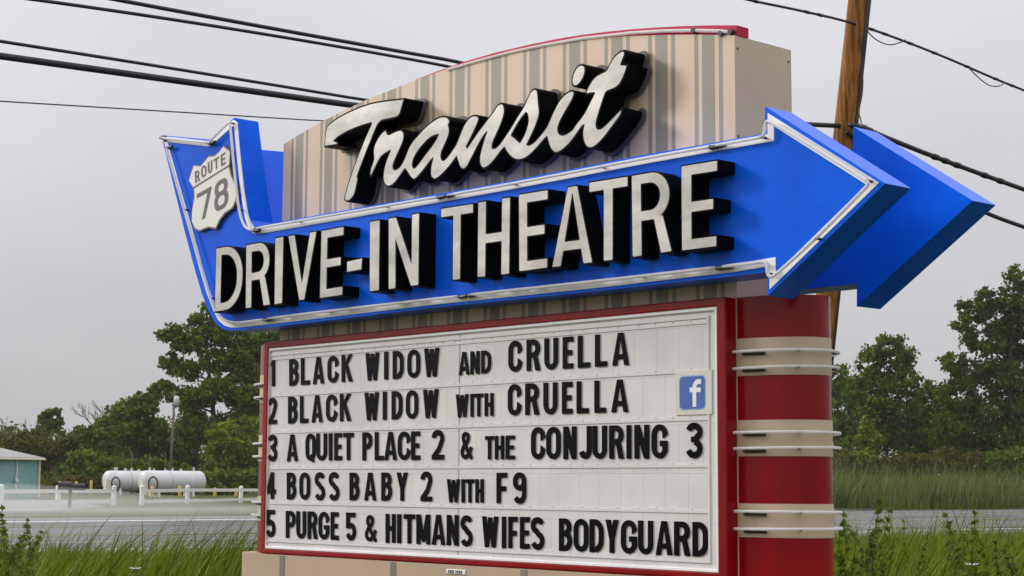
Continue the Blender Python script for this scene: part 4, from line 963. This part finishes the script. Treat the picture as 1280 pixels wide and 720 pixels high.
# --- yellow bollards
proto = None
BOL = [(47, 621.5, 21, 'beside the corner of the teal shed'), (74, 621.5, 20, 'behind the mailbox'), (95, 619.5, 18, 'short one right of the mailbox'), (113.5, 620, 19.5, 'alone midway between mailbox and tanks'), (143, 624, 16, 'at the end of the fence by the left tank'), (190, 624.5, 17, 'in front of the gap between the two tanks'), (224.5, 624.5, 17, 'in front of the middle of the right tank'), (268.5, 623.5, 14, 'just right of the right tank'), (295, 623, 13, 'farthest right near the sign')]
for x, y, hp, lab in BOL:
    p = on_z(x, y); k = ((p-CAM)@FWD)/F_PX
    if proto is None:
        proto = empty('bollard', (p[0], p[1], 0), '', 'bollard', 'yellow bollards across the road')
        z = 1.75; prf = [(z_, .16) for z_ in (0, .5, 1.0, z)]+[(z+.06, .14), (z+.11, .08), (z+.13, .01)]
        MB().tube([(p[0], p[1], a) for a, b in prf], [b for a, b in prf], 12).build('post', M['yellow'], proto, True); o = proto; h0 = 1.88
    else: o = copy_tree(proto); o.location = (p[0], p[1], 0)
    o.scale = (1, 1, hp*k/1.88); o['label'] = 'yellow steel bollard '+lab
# --- vent pipes behind the tanks, and the distribution pole
for x, yt, lab in ((163.5, 568, 'leftmost thin grey vent pipe behind the white tanks'), (186, 569, 'middle thin grey vent pipe behind the white tanks'), (205.5, 568, 'rightmost thin grey vent pipe behind the white tanks, by the pole')):
    p = on_z(x, 618.5); t_ = at_d(x, yt, (p-CAM)@FWD)
    mb = MB().tube([(p[0], p[1], 0), (p[0], p[1], t_[2])], .06, 8).tube([(p[0], p[1], t_[2]-.02), (p[0], p[1], t_[2]+.22)], .09, 8)
    tag(recenter(mb.build('vent_pipe', M['greywood'])), lab, 'pipe', 'vent pipes behind the tanks')
p = on_z(211.5, 618.3); Dp = (p-CAM)@FWD; t_ = at_d(218.5, 489, Dp)
dp = empty('distribution_pole', (p[0], p[1], 0), 'thin grey utility pole with transformer in front of the far trees', 'utility pole')
MB().tube([(p[0], p[1], 0), tuple((np.array([p[0], p[1], 0])+t_)/2), tuple(t_)], [.2, .17, .13], 8).build('shaft', M['greywood'], dp, True)
c_ = at_d(216.5, 491.5, Dp); MB().box((c_[0]-.05, c_[1]-.05, c_[2]-.06), (c_[0]+.05, c_[1]+.05, c_[2]+.06)).tube([tuple(at_d(213, 491.5, Dp)), tuple(at_d(222, 490.5, Dp))], .08, 6).build('crossarm', M['greywood'], dp)
tr0 = at_d(220.5, 507, Dp-.5); tr1 = at_d(221, 496, Dp-.5)
MB().tube([tuple(tr0), tuple(tr1), (tr1[0], tr1[1], tr1[2]+.12)], [.32, .32, .1], 12).build('transformer', M['tank'], dp, True)

# ================================================================== TREES AND BUSHES
def leaf_mesh(name, C, N_, size, m, parent, asp=0.62):
    """C: leaf centres (n,3); random quads folded into leaf clumps"""
    n = len(C); a = RNG.normal(size=(n, 3)); a /= np.linalg.norm(a, axis=1)[:, None]
    b = RNG.normal(size=(n, 3)); b -= (b*a).sum(1)[:, None]*a; b /= np.linalg.norm(b, axis=1)[:, None]
    s = size*RNG.uniform(.6, 1.3, n)[:, None]
    V = np.stack([C-a*s, C+b*s*asp-a*s*.1, C+a*s, C-b*s*asp+a*s*.1], 1).reshape(-1, 3)
    off = np.array(origin_of(parent)) if parent is not None else np.zeros(3); V = V-off
    me = bpy.data.meshes.new(name); me.vertices.add(4*n); me.vertices.foreach_set('co', V.ravel())
    me.loops.add(4*n); me.loops.foreach_set('vertex_index', np.arange(4*n, dtype=np.int32))
    me.polygons.add(n); me.polygons.foreach_set('loop_start', np.arange(0, 4*n, 4, dtype=np.int32))
    me.polygons.foreach_set('loop_total', np.full(n, 4, np.int32)); me.materials.append(m); me.update(calc_edges=True)
    o = bpy.data.objects.new(name, me); COL.objects.link(o); o.parent = parent
    return o
def crown_points(lobes, n, clump=.20, fill=.45):
    """lobes: (centre(3), radii(3)); leaves gathered in clumps near each lobe's skin, thinner inside"""
    vol = np.array([r[0]*r[1]*r[2] for c, r in lobes])**(2/3); share = (vol/vol.sum()*n).astype(int)
    out = []
    for (c, r), k in zip(lobes, share):
        r = np.array(r); nc = max(10, int(k/42))
        d = RNG.normal(size=(nc, 3)); d /= np.linalg.norm(d, axis=1)[:, None]
        rad = RNG.uniform(fill, 1.05, nc)**.8; cc = np.array(c)+d*rad[:, None]*r
        w_ = RNG.uniform(.3, 1.6, nc); idx = RNG.choice(nc, k, p=w_/w_.sum())
        g_ = RNG.normal(size=(k, 3))*clump*r.mean()*np.array([1, 1, .72])*RNG.uniform(.5, 1.25, nc)[idx][:, None]
        out.append(cc[idx]+g_)
    return np.concatenate(out)
def tree(name, label, cat, base, D, lobes, n, leaf, m, trunk=.35, group=None, fill=.45, clump=.2, limbs=True):
    """lobes in photo pixels (cx, cy, rx, ry) at forward distance D"""
    k = D/F_PX; b = at_d(base, 612, D); b = np.array([b[0], b[1], 0.0])
    o = empty(name, tuple(b), label, cat, group)
    Ls_ = []
    dd = np.array([FWD[0], FWD[1], 0]); 
    for cx, cy, rx, ry in lobes:
        c = at_d(cx, cy, D)+dd*random.uniform(-.5, .5)*rx*k; rr_ = (rx+ry)/2*k
        Ls_.append((c, (rx*k*.88+.12*rr_, rx*k*.88+.12*rr_, ry*k)))
    P = crown_points(Ls_, n, clump, fill); P = P[P[:, 2] > .1]
    leaf_mesh('crown', P, None, leaf, m, o)
    if limbs:
        mb = MB(); topc = max(Ls_, key=lambda q: q[0][2])[0]
        spine = [b+(topc-b)*t+np.array([math.sin(t*5)*trunk*.8, math.cos(t*4)*trunk*.8, 0]) for t in (0, .15, .3, .45, .6, .75, .9, 1.0)]
        mb.tube([tuple(p) for p in spine], [trunk*(1-.85*t) for t in (0, .15, .3, .45, .6, .75, .9, 1.0)], 8)
        for c, r in Ls_:
            zt = max(.12, min(.8, (c[2]-r[2]*1.1)/max(topc[2], .1))); j = spine[0]+(topc-spine[0])*zt
            mid = (j+c)/2+np.array([0, 0, -.08*np.linalg.norm(c-j)])
            mb.tube([tuple(j), tuple(mid), tuple(c)], [trunk*.42*(1-.6*zt), trunk*.3*(1-.6*zt), trunk*.08], 6)
            for q in range(4):
                v = RNG.normal(size=3); v[2] = abs(v[2]); v /= np.linalg.norm(v); e = c+v*np.array(r)*.85
                mb.tube([tuple(mid*.5+c*.5), tuple((c+e)/2+np.array([0, 0, .1])), tuple(e)], [trunk*.14, trunk*.09, trunk*.03], 5)
        mb.build('trunk', M['bark'], o, True)
    return o
# left of the sign
tree('cottonwood_tree', 'tall loose-crowned cottonwood on the left, sky showing through its crown', 'tree', 268, 246,
     [(215, 418, 17, 14), (247, 405, 15, 12), (238, 428, 22, 14), (262, 388, 11, 14), (272, 415, 20, 16), (300, 425, 22, 18), (212, 450, 14, 11), (235, 462, 22, 12), (270, 452, 24, 14), (305, 462, 22, 16), (206, 488, 18, 11), (238, 500, 24, 14), (275, 490, 26, 16), (308, 500, 24, 20), (245, 535, 36, 20), (290, 540, 34, 22)], 24800, 0.32, M['poplar'], .55, fill=.5, clump=.22)
tree('dark_tree', 'dark dense tree tucked between the tall cottonwood and the reader board', 'tree', 330, 252,
     [(318, 440, 20, 30), (340, 430, 24, 34), (322, 490, 24, 30), (350, 480, 26, 40), (326, 540, 26, 30), (355, 550, 28, 40), (385, 480, 30, 60)], 14400, 0.34, M['deep'], .5)
tree('willow_tree', 'bright yellow-green bushy tree right of the thin pole', 'tree', 290, 236,
     [(285, 545, 22, 20), (268, 572, 18, 22), (305, 560, 22, 24), (288, 590, 30, 22), (322, 585, 18, 26), (312, 530, 12, 12)], 14400, 0.24, M['willow'], .3, clump=.17)
tree('maple_tree', 'mid-sized tree with open crown, just left of the thin pole', 'tree', 170, 262,
     [(165, 512, 18, 12), (145, 522, 20, 14), (185, 508, 16, 16), (128, 530, 12, 9), (160, 540, 34, 16), (190, 540, 22, 18), (175, 498, 9, 8)], 10400, 0.34, M['mid'], .35, clump=.22)
tree('young_tree', 'slender young tree above the scrub, upper left over the shed', 'tree', 60, 285,
     [(56, 522, 7, 8), (66, 516, 8, 7), (62, 532, 13, 9), (52, 540, 9, 9), (72, 528, 6, 6)], 3520, 0.34, M['mid'], .25, clump=.25)
scr = [('low_bush', 'rounded green bush directly behind the left tank', 105, 230, [(110, 580, 24, 16), (95, 595, 24, 16), (128, 592, 22, 18)], 3800, M['mid']),
       ('low_bush', 'bright green low bush behind the right tank', 165, 236, [(150, 588, 26, 14), (180, 592, 30, 16), (215, 596, 26, 16)], 4200, M['mid']),
       ('scrub_thicket', 'dark olive thicket rising behind the teal shed', 40, 268, [(20, 560, 30, 22), (48, 556, 26, 24), (70, 568, 26, 26), (25, 590, 36, 24), (62, 594, 34, 24)], 6500, M['olive']),
       ('scrub_thicket', 'broad olive-green thicket in the middle of the left wood', 110, 272, [(95, 550, 24, 18), (122, 556, 26, 20), (85, 575, 26, 22), (118, 585, 34, 26), (150, 572, 28, 24)], 6500, M['deep']),
       ('scrub_thicket', 'dim thicket under the open-crowned tree', 185, 266, [(170, 572, 28, 22), (200, 565, 26, 28), (225, 570, 26, 30), (190, 597, 40, 18)], 6000, M['deep']),
       ('scrub_thicket', 'far pale thicket at the left edge of the picture', -20, 330, [(5, 545, 26, 14), (-25, 545, 30, 18), (-60, 540, 40, 26), (20, 560, 30, 20), (-30, 575, 60, 30)], 5000, M['mid'])]
scr += [('low_bush', 'low green growth along the foot of the left wood, below the thin pole', 215, 224, [(170, 603, 26, 10), (205, 604, 26, 11), (240, 603, 26, 12), (275, 603, 26, 12), (310, 602, 26, 12), (345, 602, 26, 14)], 4200, M['mid']),
        ('low_bush', 'low olive growth between the teal shed and the left tank', 85, 224, [(62, 606, 22, 10), (90, 606, 22, 10), (118, 606, 22, 10)], 2200, M['olive'])]
for nm, lab, bx, D_, lb, n_, mm in scr: tree(nm, lab, 'bush', bx, D_, lb, int(n_*1.5), .33, mm, .14, clump=.2)
# bare grey trees over the scrub
def bare_tree(px, ytop, D_, spread, label):
    b = at_d(px, 612, D_); b = np.array([b[0], b[1], 0]); H = at_d(px, ytop, D_)[2]
    o = empty('bare_tree', tuple(b), label, 'tree', 'leafless grey trees over the left wood')
    mb = MB()
    def br(p, d, l, r, lv):
        q = p+d*l; mb.tube([tuple(p), tuple((p+q)/2+RNG.normal(size=3)*l*.04), tuple(q)], [r, r*.85, r*.6], 4, False)
        if lv == 0: return
        for _ in range(3 if lv > 1 else 4):
            v = d+RNG.normal(size=3)*.42*spread; v[2] = abs(v[2])*.8+.25; v /= np.linalg.norm(v); br(p+d*l*random.uniform(.55, 1.0), v, l*random.uniform(.5, .72), r*.62, lv-1)
    br(b, np.array([0, 0, 1.0]), H*.45, .17, 4)
    mb.build('branches', M['twig'], o)
for a in ((30, 505, 300, 1.0, 'leafless grey tree above the shed roof, farthest left'), (98, 520, 295, 1.1, 'leafless grey tree between the young tree and the open-crowned tree'), (128, 488, 290, .8, 'tallest leafless grey tree, left of the open-crowned tree'), (8, 518, 310, 1.0, 'small leafless grey tree at the very left edge'), (152, 494, 295, .8, 'leafless grey tree rising behind the open-crowned tree')): bare_tree(*a)
# right of the sign
tree('cottonwood_tree', 'tall broad tree at the right edge, highest of the right-hand trees', 'tree', 1250, 250,
     [(1272, 350, 20, 15), (1240, 372, 22, 14), (1215, 390, 20, 13), (1255, 398, 28, 18), (1285, 385, 26, 22), (1205, 408, 16, 10), (1240, 425, 34, 18), (1285, 430, 34, 22), (1190, 455, 18, 16), (1215, 465, 26, 18), (1255, 470, 34, 22), (1195, 495, 24, 20), (1240, 515, 40, 24), (1290, 500, 34, 30), (1200, 535, 32, 22), (1260, 550, 44, 22), (1310, 440, 30, 30)], 30400, 0.33, M['deep'], .55, fill=.5, clump=.2)
tree('ash_tree', 'upright lighter green tree just right of the red column', 'tree', 1105, 262,
     [(1108, 432, 18, 14), (1090, 450, 18, 16), (1125, 450, 20, 18), (1098, 478, 28, 18), (1130, 482, 22, 20), (1075, 485, 18, 18), (1088, 510, 30, 18), (1125, 520, 32, 22), (1105, 545, 44, 20), (1140, 550, 26, 20)], 20000, 0.31, M['poplar'], .32, clump=.2)
tree('ash_tree', 'half-hidden pale tree immediately behind the banded red column', 'tree', 1045, 275,
     [(1048, 468, 16, 14), (1040, 495, 20, 18), (1055, 500, 14, 16), (1035, 530, 26, 24), (1060, 540, 20, 20), (1010, 500, 26, 30)], 8320, 0.34, M['mid'], .28)
tree('maple_tree', 'darker middle tree filling the gap between the two right-hand trees', 'tree', 1170, 270,
     [(1165, 492, 18, 14), (1150, 515, 20, 18), (1178, 520, 22, 22), (1165, 545, 34, 22), (1200, 560, 34, 18)], 10400, 0.34, M['deep'], .28)
tree('sapling', 'bright green sapling in front of the trees right of the column', 'sapling', 1085, 246, [(1085, 530, 8, 9), (1080, 548, 12, 13), (1092, 556, 11, 14), (1084, 572, 16, 12)], 4160, 0.26, M['willow'], .10, clump=.2)
for bx, lb, lab, mm in ((1060, [(1058, 575, 18, 14), (1045, 590, 20, 16), (1075, 590, 20, 14), (1042, 607, 22, 12), (1070, 608, 24, 12), (1098, 606, 24, 12)], 'brownish scrub beside the red column under the trees', M['olive']), (1120, [(1105, 585, 24, 10), (1135, 580, 26, 12), (1160, 582, 22, 10)], 'olive scrub below the upright lighter green tree', M['olive']), (1195, [(1185, 575, 22, 12), (1215, 580, 24, 12), (1200, 590, 26, 10)], 'olive brown scrub on the rise behind the tall reeds', M['olive']), (1265, [(1250, 578, 26, 14), (1285, 578, 28, 16)], 'dark green bush at the right edge behind the reeds', M['mid'])):
    tree('scrub_bush', lab, 'bush', bx, 244, lb, 5200, .29, mm, .08, clump=.22)
# the wood that closes the view behind and beside
far = []
def wood(name, label, spans, n, leaf, m):
    L_ = []
    for (x0, x1, D_, ytop) in spans:
        k = D_/F_PX; x = x0
        while x < x1:
            wv = random.uniform(26, 46)*250/D_; hz = (604-ytop)*random.uniform(.8, 1.08)
            c = at_d(x, 604-hz*.5, D_+random.uniform(-12, 12)); L_.append((c, (wv*k, wv*k, hz*k*.5))); x += wv*.8
    P = crown_points(L_, n, .16, .3); P = P[P[:, 2] > .05]
    o = leaf_mesh(name, P, None, leaf, m, None); recenter(o); return tag(o, label, 'woodland', kind='stuff')
wood('far_woodland', 'hazy belt of far woodland closing the view behind the trees', [(-700, -40, 300, 520), (-60, 340, 330, 552), (340, 1060, 280, 500), (340, 1060, 262, 560), (1030, 1300, 300, 552), (1030, 1300, 285, 585), (1290, 2000, 270, 450)], 62000, .60, M['deep'])
# reed bank beyond the road on the right
def blades(C, H, lean, wdt, m, name, segs=3, bend=.5):
    n = len(C); H = np.asarray(H)
    ang = RNG.uniform(0, 2*math.pi, n); side = np.stack([np.cos(ang), np.sin(ang), np.zeros(n)], 1)
    rows = []
    for i in range(segs+1):
        t = i/segs; c = C.copy(); c[:, 2] += H*t*(1-.12*t*np.linalg.norm(lean, axis=1)); c += lean*(H*bend*t**2)[:, None]
        wv = (wdt*(1-t**1.6)*.5)[:, None] if i < segs else None
        if i < segs: rows.append(np.stack([c-side*wv, c+side*wv], 1))
        else: rows.append(c[:, None, :])
    per = 2*segs+1; V = np.concatenate(rows, 1).reshape(-1, 3)
    quads = []
    base = np.arange(n)*per
    loops = []; tot = []
    for i in range(segs-1):
        loops.append(np.stack([base+2*i, base+2*i+1, base+2*i+3, base+2*i+2], 1))
    tri = np.stack([base+2*(segs-1), base+2*(segs-1)+1, base+2*segs], 1)
    lv = np.concatenate([np.concatenate(loops).ravel() if loops else np.zeros(0, int), tri.ravel()]).astype(np.int32)
    tt = np.concatenate([np.full(n*(segs-1), 4), np.full(n, 3)]).astype(np.int32); st = np.concatenate([[0], np.cumsum(tt)[:-1]]).astype(np.int32)
    me = bpy.data.meshes.new(name); me.vertices.add(len(V)); me.vertices.foreach_set('co', V.ravel())
    me.loops.add(len(lv)); me.loops.foreach_set('vertex_index', lv); me.polygons.add(len(tt)); me.polygons.foreach_set('loop_start', st); me.polygons.foreach_set('loop_total', tt)
    me.materials.append(m); me.update(calc_edges=True)
    o = bpy.data.objects.new(name, me); COL.objects.link(o); return o
LEAN = np.array([RGT[0], RGT[1], 0])
n = 50000
D_ = RNG.uniform(108, 172, n); px = RNG.uniform(860, 1420, n)
C = CAM+(FWD[None]+RGT[None]*((px-640)/F_PX)[:, None])*D_[:, None]; C[:, 2] = 0
_k = C[:, 0] < -61.5; C, D_, px = C[_k], D_[_k], px[_k]; n = len(C)
hh = (1.9+1.5*np.clip((D_-112)/50, 0, 1))*(0.80+.30*np.sin(px*.035+1.0)*np.cos(D_*.2)+RNG.uniform(-.25, .30, n))
hh *= np.clip((px-1010)/110, .45, 1.0)
cl = RNG.integers(0, 700, n); cc_ = C[RNG.integers(0, n, 700)]; ch_ = RNG.uniform(.62, 1.18, 700); mv = RNG.uniform(0, 1, n) < .8
C[mv] = cc_[cl[mv]]+RNG.normal(size=(mv.sum(), 3))*np.array([.9, .9, 0]); hh = np.where(mv, hh*ch_[cl], hh*.6)
C[:, 0] = np.minimum(C[:, 0], -61.2)
lean = LEAN[None]*RNG.uniform(-.1, 1.0, n)[:, None]+RNG.normal(size=(n, 3))*np.array([.38, .38, 0])
tag(recenter(blades(C, hh, lean, RNG.uniform(.06, .13, n), M['reed'], 'reed_bed', 3, .4)), 'tall grey-green reed bed beyond the road on the right', 'reeds', kind='stuff')

# ================================================================== TALL GRASS IN FRONT OF THE ROAD
n = 60000
D_ = np.sqrt(RNG.uniform(11.5**2, 36**2, n)); px = RNG.uniform(-260, 1560, n)
keep = ~((px > 420) & (px < 940) & (RNG.uniform(0, 1, n) > .35)); D_, px = D_[keep], px[keep]
C = CAM+(FWD[None]+RGT[None]*((px-640)/F_PX)[:, None])*D_[:, None]; C[:, 2] = 0
ok = ~((C[:, 0] > -6.4) & (C[:, 0] < 1.4) & (C[:, 1] > -.45) & (C[:, 1] < 1.4)) & (C[:, 0] > -26.4)
# nothing grows up in front of the panel: keep a mown strip before the sign
ok &= ~((C[:, 0] > -6.6) & (C[:, 0] < 1.6) & (C[:, 1] < 0) & (C[:, 1] > -9))
C = C[ok]; D_ = D_[ok]; px = px[ok]; n = len(C)
patch = .5+.5*np.sin(C[:, 0]*1.1+np.sin(C[:, 1]*.9)*1.4)*np.cos(C[:, 1]*1.3+C[:, 0]*.35)
hh = .14+.24*patch+RNG.uniform(-.10, .22, n)+.002*(D_-14)
hh = np.where(px > 1000, hh*1.12+.38, hh)
tall = RNG.uniform(0, 1, n) < .065; hh = np.where(tall, hh*1.0+RNG.uniform(.15, .62, n), hh)
lean = LEAN[None]*RNG.uniform(-.2, 1.2, n)[:, None]+RNG.normal(size=(n, 3))*np.array([.45, .45, 0])
tag(recenter(blades(C, hh, lean, np.where(tall, RNG.uniform(.018, .036, n), RNG.uniform(.010, .028, n)), M['grass'], 'tall_grass', 5, .6)), 'tall wet green grass between the sign and the road', 'grass', kind='stuff')
# arching reed plumes that stand above the rest
def tuft(px_, D0, h, cnt_, label, spread=.35):
    b = at_d(px_, 640, D0); b = np.array([b[0], b[1], 0.0])
    k = int(cnt_*1.6); C = np.tile(b, (k, 1))+RNG.normal(size=(k, 3))*np.array([spread, spread, 0])
    H = (h+.16)*RNG.uniform(.6, 1.08, k); ln = LEAN[None]*RNG.uniform(.4, 1.2, k)[:, None]+RNG.normal(size=(k, 3))*np.array([.25, .25, 0])
    o = recenter(blades(C, H, ln, RNG.uniform(.022, .042, k), M['grass'], 'grass_tuft', 6, .6)); return tag(o, label, 'grass tuft', 'tall grass tufts in front of the road')
TU = [(75, 20, 1.05, 34, 'arching tall grass tuft at the far left by the seedy weed'), (110, 23, 1.1, 30, 'arching tall grass tuft below the mailbox'), (165, 22, 1.18, 34, 'arching tall grass tuft below the left tank'), (200, 25, 1.05, 26, 'thin tall grass tuft below the right tank'), (262, 24, 1.12, 34, 'arching tall grass tuft left of the base corner'), (296, 21, 1.15, 36, 'tall grass tuft leaning against the base corner'), (318, 23, 1.2, 30, 'tall grass tuft just left of the red frame'),
      (1090, 17, 1.1, 30, 'tall grass tuft beside the red column'), (1150, 16, 1.1, 34, 'tall grass tuft right of the column in the mid right'), (1205, 18, 1.15, 30, 'tall grass tuft under the right-hand trees'), (1262, 16, 1.1, 34, 'tall grass tuft in the lower right corner')]
for a in TU: tuft(*a)
# leafy weeds
def weed(px_, D0, ytop, label, seedy):
    b = at_d(px_, 640, D0); b = np.array([b[0], b[1], 0.0]); h = at_d(px_, ytop, D0)[2]
    o = empty('tall_weed', tuple(b), label, 'weed', 'leafy weeds in front of the road')
    mb = MB(); Pts = []; Sd = []
    for q in range(4):
        ln = RNG.normal(size=2)*.12; hh_ = h*random.uniform(.7, 1.0) if q else h
        st = [(b[0]+RNG.normal()*.04+ln[0]*t*t, b[1]+RNG.normal()*.04+ln[1]*t*t, hh_*t) for t in np.linspace(0, 1, 6)]
        mb.tube(st, [.008*(1-.7*t) for t in np.linspace(0, 1, 6)], 5)
        for t in np.linspace(.15, .98, 16):
            i = min(4, int(t*5)); p = np.array(st[i])+(np.array(st[i+1])-np.array(st[i]))*(t*5-i)
            for _ in range(5):
                v = RNG.normal(size=3); v[2] = v[2]*.3+.2; Pts.append(p+v/np.linalg.norm(v)*.09*(1.1-t)*random.uniform(.4, 1.2))
            if seedy and t > .6:
                for _ in range(7): Sd.append(p+RNG.normal(size=3)*np.array([.05, .05, .035])*(1.25-t)*1.4)
    mb.build('stem', M['weed'], o)
    leaf_mesh('leaves', np.array(Pts), None, .040, M['weed'], o, .42)
    if Sd: leaf_mesh('seed_head', np.array(Sd), None, .014, M['seed'], o, .7)['kind'] = 'stuff'
for a in ((6, 17.5, 632, 'seedy weed at the extreme left edge, tallest of its group', True), (16, 18.5, 640, 'seedy weed beside the one at the extreme left edge', True), (36, 19, 655, 'shorter leafy weed right of the left-edge weeds', True), (1050, 14.5, 640, 'leafy weed rising beside the neon rings of the red column', False), (1072, 15, 622, 'tallest pale leafy weed right of the red column', True), (1088, 15.5, 634, 'branching weed between the column and the right meadow', True), (1140, 17, 648, 'lone short weed in front of the wet road', False), (1200, 16, 640, 'upright weed left of the lower right corner', True), (1216, 15, 624, 'tall leafy weed under the right-hand trees', False), (1262, 15, 640, 'weed near the right edge of the picture', True)): weed(*a)
def flower(px_, py, D0, label):
    c = at_d(px_, py, D0); o = empty('wild_flower', (c[0], c[1], 0), label, 'flower', 'white wild flowers')
    MB().tube([(c[0], c[1], 0), tuple(c)], .004, 5).build('stem', M['weed'], o)
    rim = [(c[0]+(.055 if k % 2 else .030)*math.cos(k*math.pi/9), c[1]+(.055 if k % 2 else .030)*math.sin(k*math.pi/9), c[2]+.012*(k % 2)) for k in range(18)]
    MB().add([tuple(c)]+rim, [(0, 1+k, 1+(k+1) % 18) for k in range(18)]).build('bloom', M['petal'], o)
flower(169, 711, 15.0, 'flat white wild flower in the grass at lower left')
flower(1215, 706, 12.5, 'small white wild flower in the grass at lower right')

# ================================================================== AIR
vm = bpy.data.materials.new('rain haze'); vm.use_nodes = True; t = vm.node_tree; t.nodes.clear()
ou = t.nodes.new('ShaderNodeOutputMaterial'); pv = t.nodes.new('ShaderNodeVolumePrincipled')
pv.inputs['Color'].default_value = (0.9, 0.9, 0.92, 1); pv.inputs['Density'].default_value = 0.00010; pv.inputs['Anisotropy'].default_value = 0.2
t.links.new(pv.outputs[0], ou.inputs['Volume'])
hz = MB().box((-420, -30, -1.0), (60, 480, 46)).build('haze', vm); tag(hz, kind='stuff')

# spray hanging low over the far side of the wet road
mb = MB(); xs_m = np.linspace(-84, -55, 16); ys_m = np.linspace(-60, 330, 70); nx, ny = len(xs_m), len(ys_m)
vt = []
for y in ys_m:
    for x in xs_m:
        e = math.sin(math.pi*(x+84)/29)**.8 if -84 < x < -55 else 0
        hgt = .85*e*(1.0+.8*math.sin(y*.11+1.3*math.sin(x*.2))+.5*math.sin(y*.037+2))*min(1, (y+60)/40, (330-y)/40)*(1 if y < 60 else max(.4, 1-(y-60)/70))
        vt.append((x, y, .05+max(.03, hgt)))
vb = [(x, y, .03) for x, y, z in vt]; k = len(vt); fs = []
for j in range(ny-1):
    for i in range(nx-1):
        a = j*nx+i; fs += [(a, a+1, a+nx+1, a+nx), (k+a, k+a+nx, k+a+nx+1, k+a+1)]
for i in range(nx-1):
    fs += [(i, k+i, k+i+1, i+1)]; a = (ny-1)*nx+i; fs += [(a, a+1, k+a+1, k+a)]
for j in range(ny-1):
    a = j*nx; fs += [(a, a+nx, k+a+nx, k+a)]; a = j*nx+nx-1; fs += [(a, k+a, k+a+nx, a+nx)]
vm2 = bpy.data.materials.new('road spray'); vm2.use_nodes = True; t = vm2.node_tree; t.nodes.clear()
ou = t.nodes.new('ShaderNodeOutputMaterial'); pv = t.nodes.new('ShaderNodeVolumePrincipled')
pv.inputs['Color'].default_value = (0.97, 0.97, 0.97, 1); pv.inputs['Density'].default_value = 0.034
t.links.new(pv.outputs[0], ou.inputs['Volume'])
o = mb.add(vt+vb, fs).build('road_mist', vm2); tag(o, 'thin white spray drifting low over the far edge of the wet road', 'mist', kind='stuff')
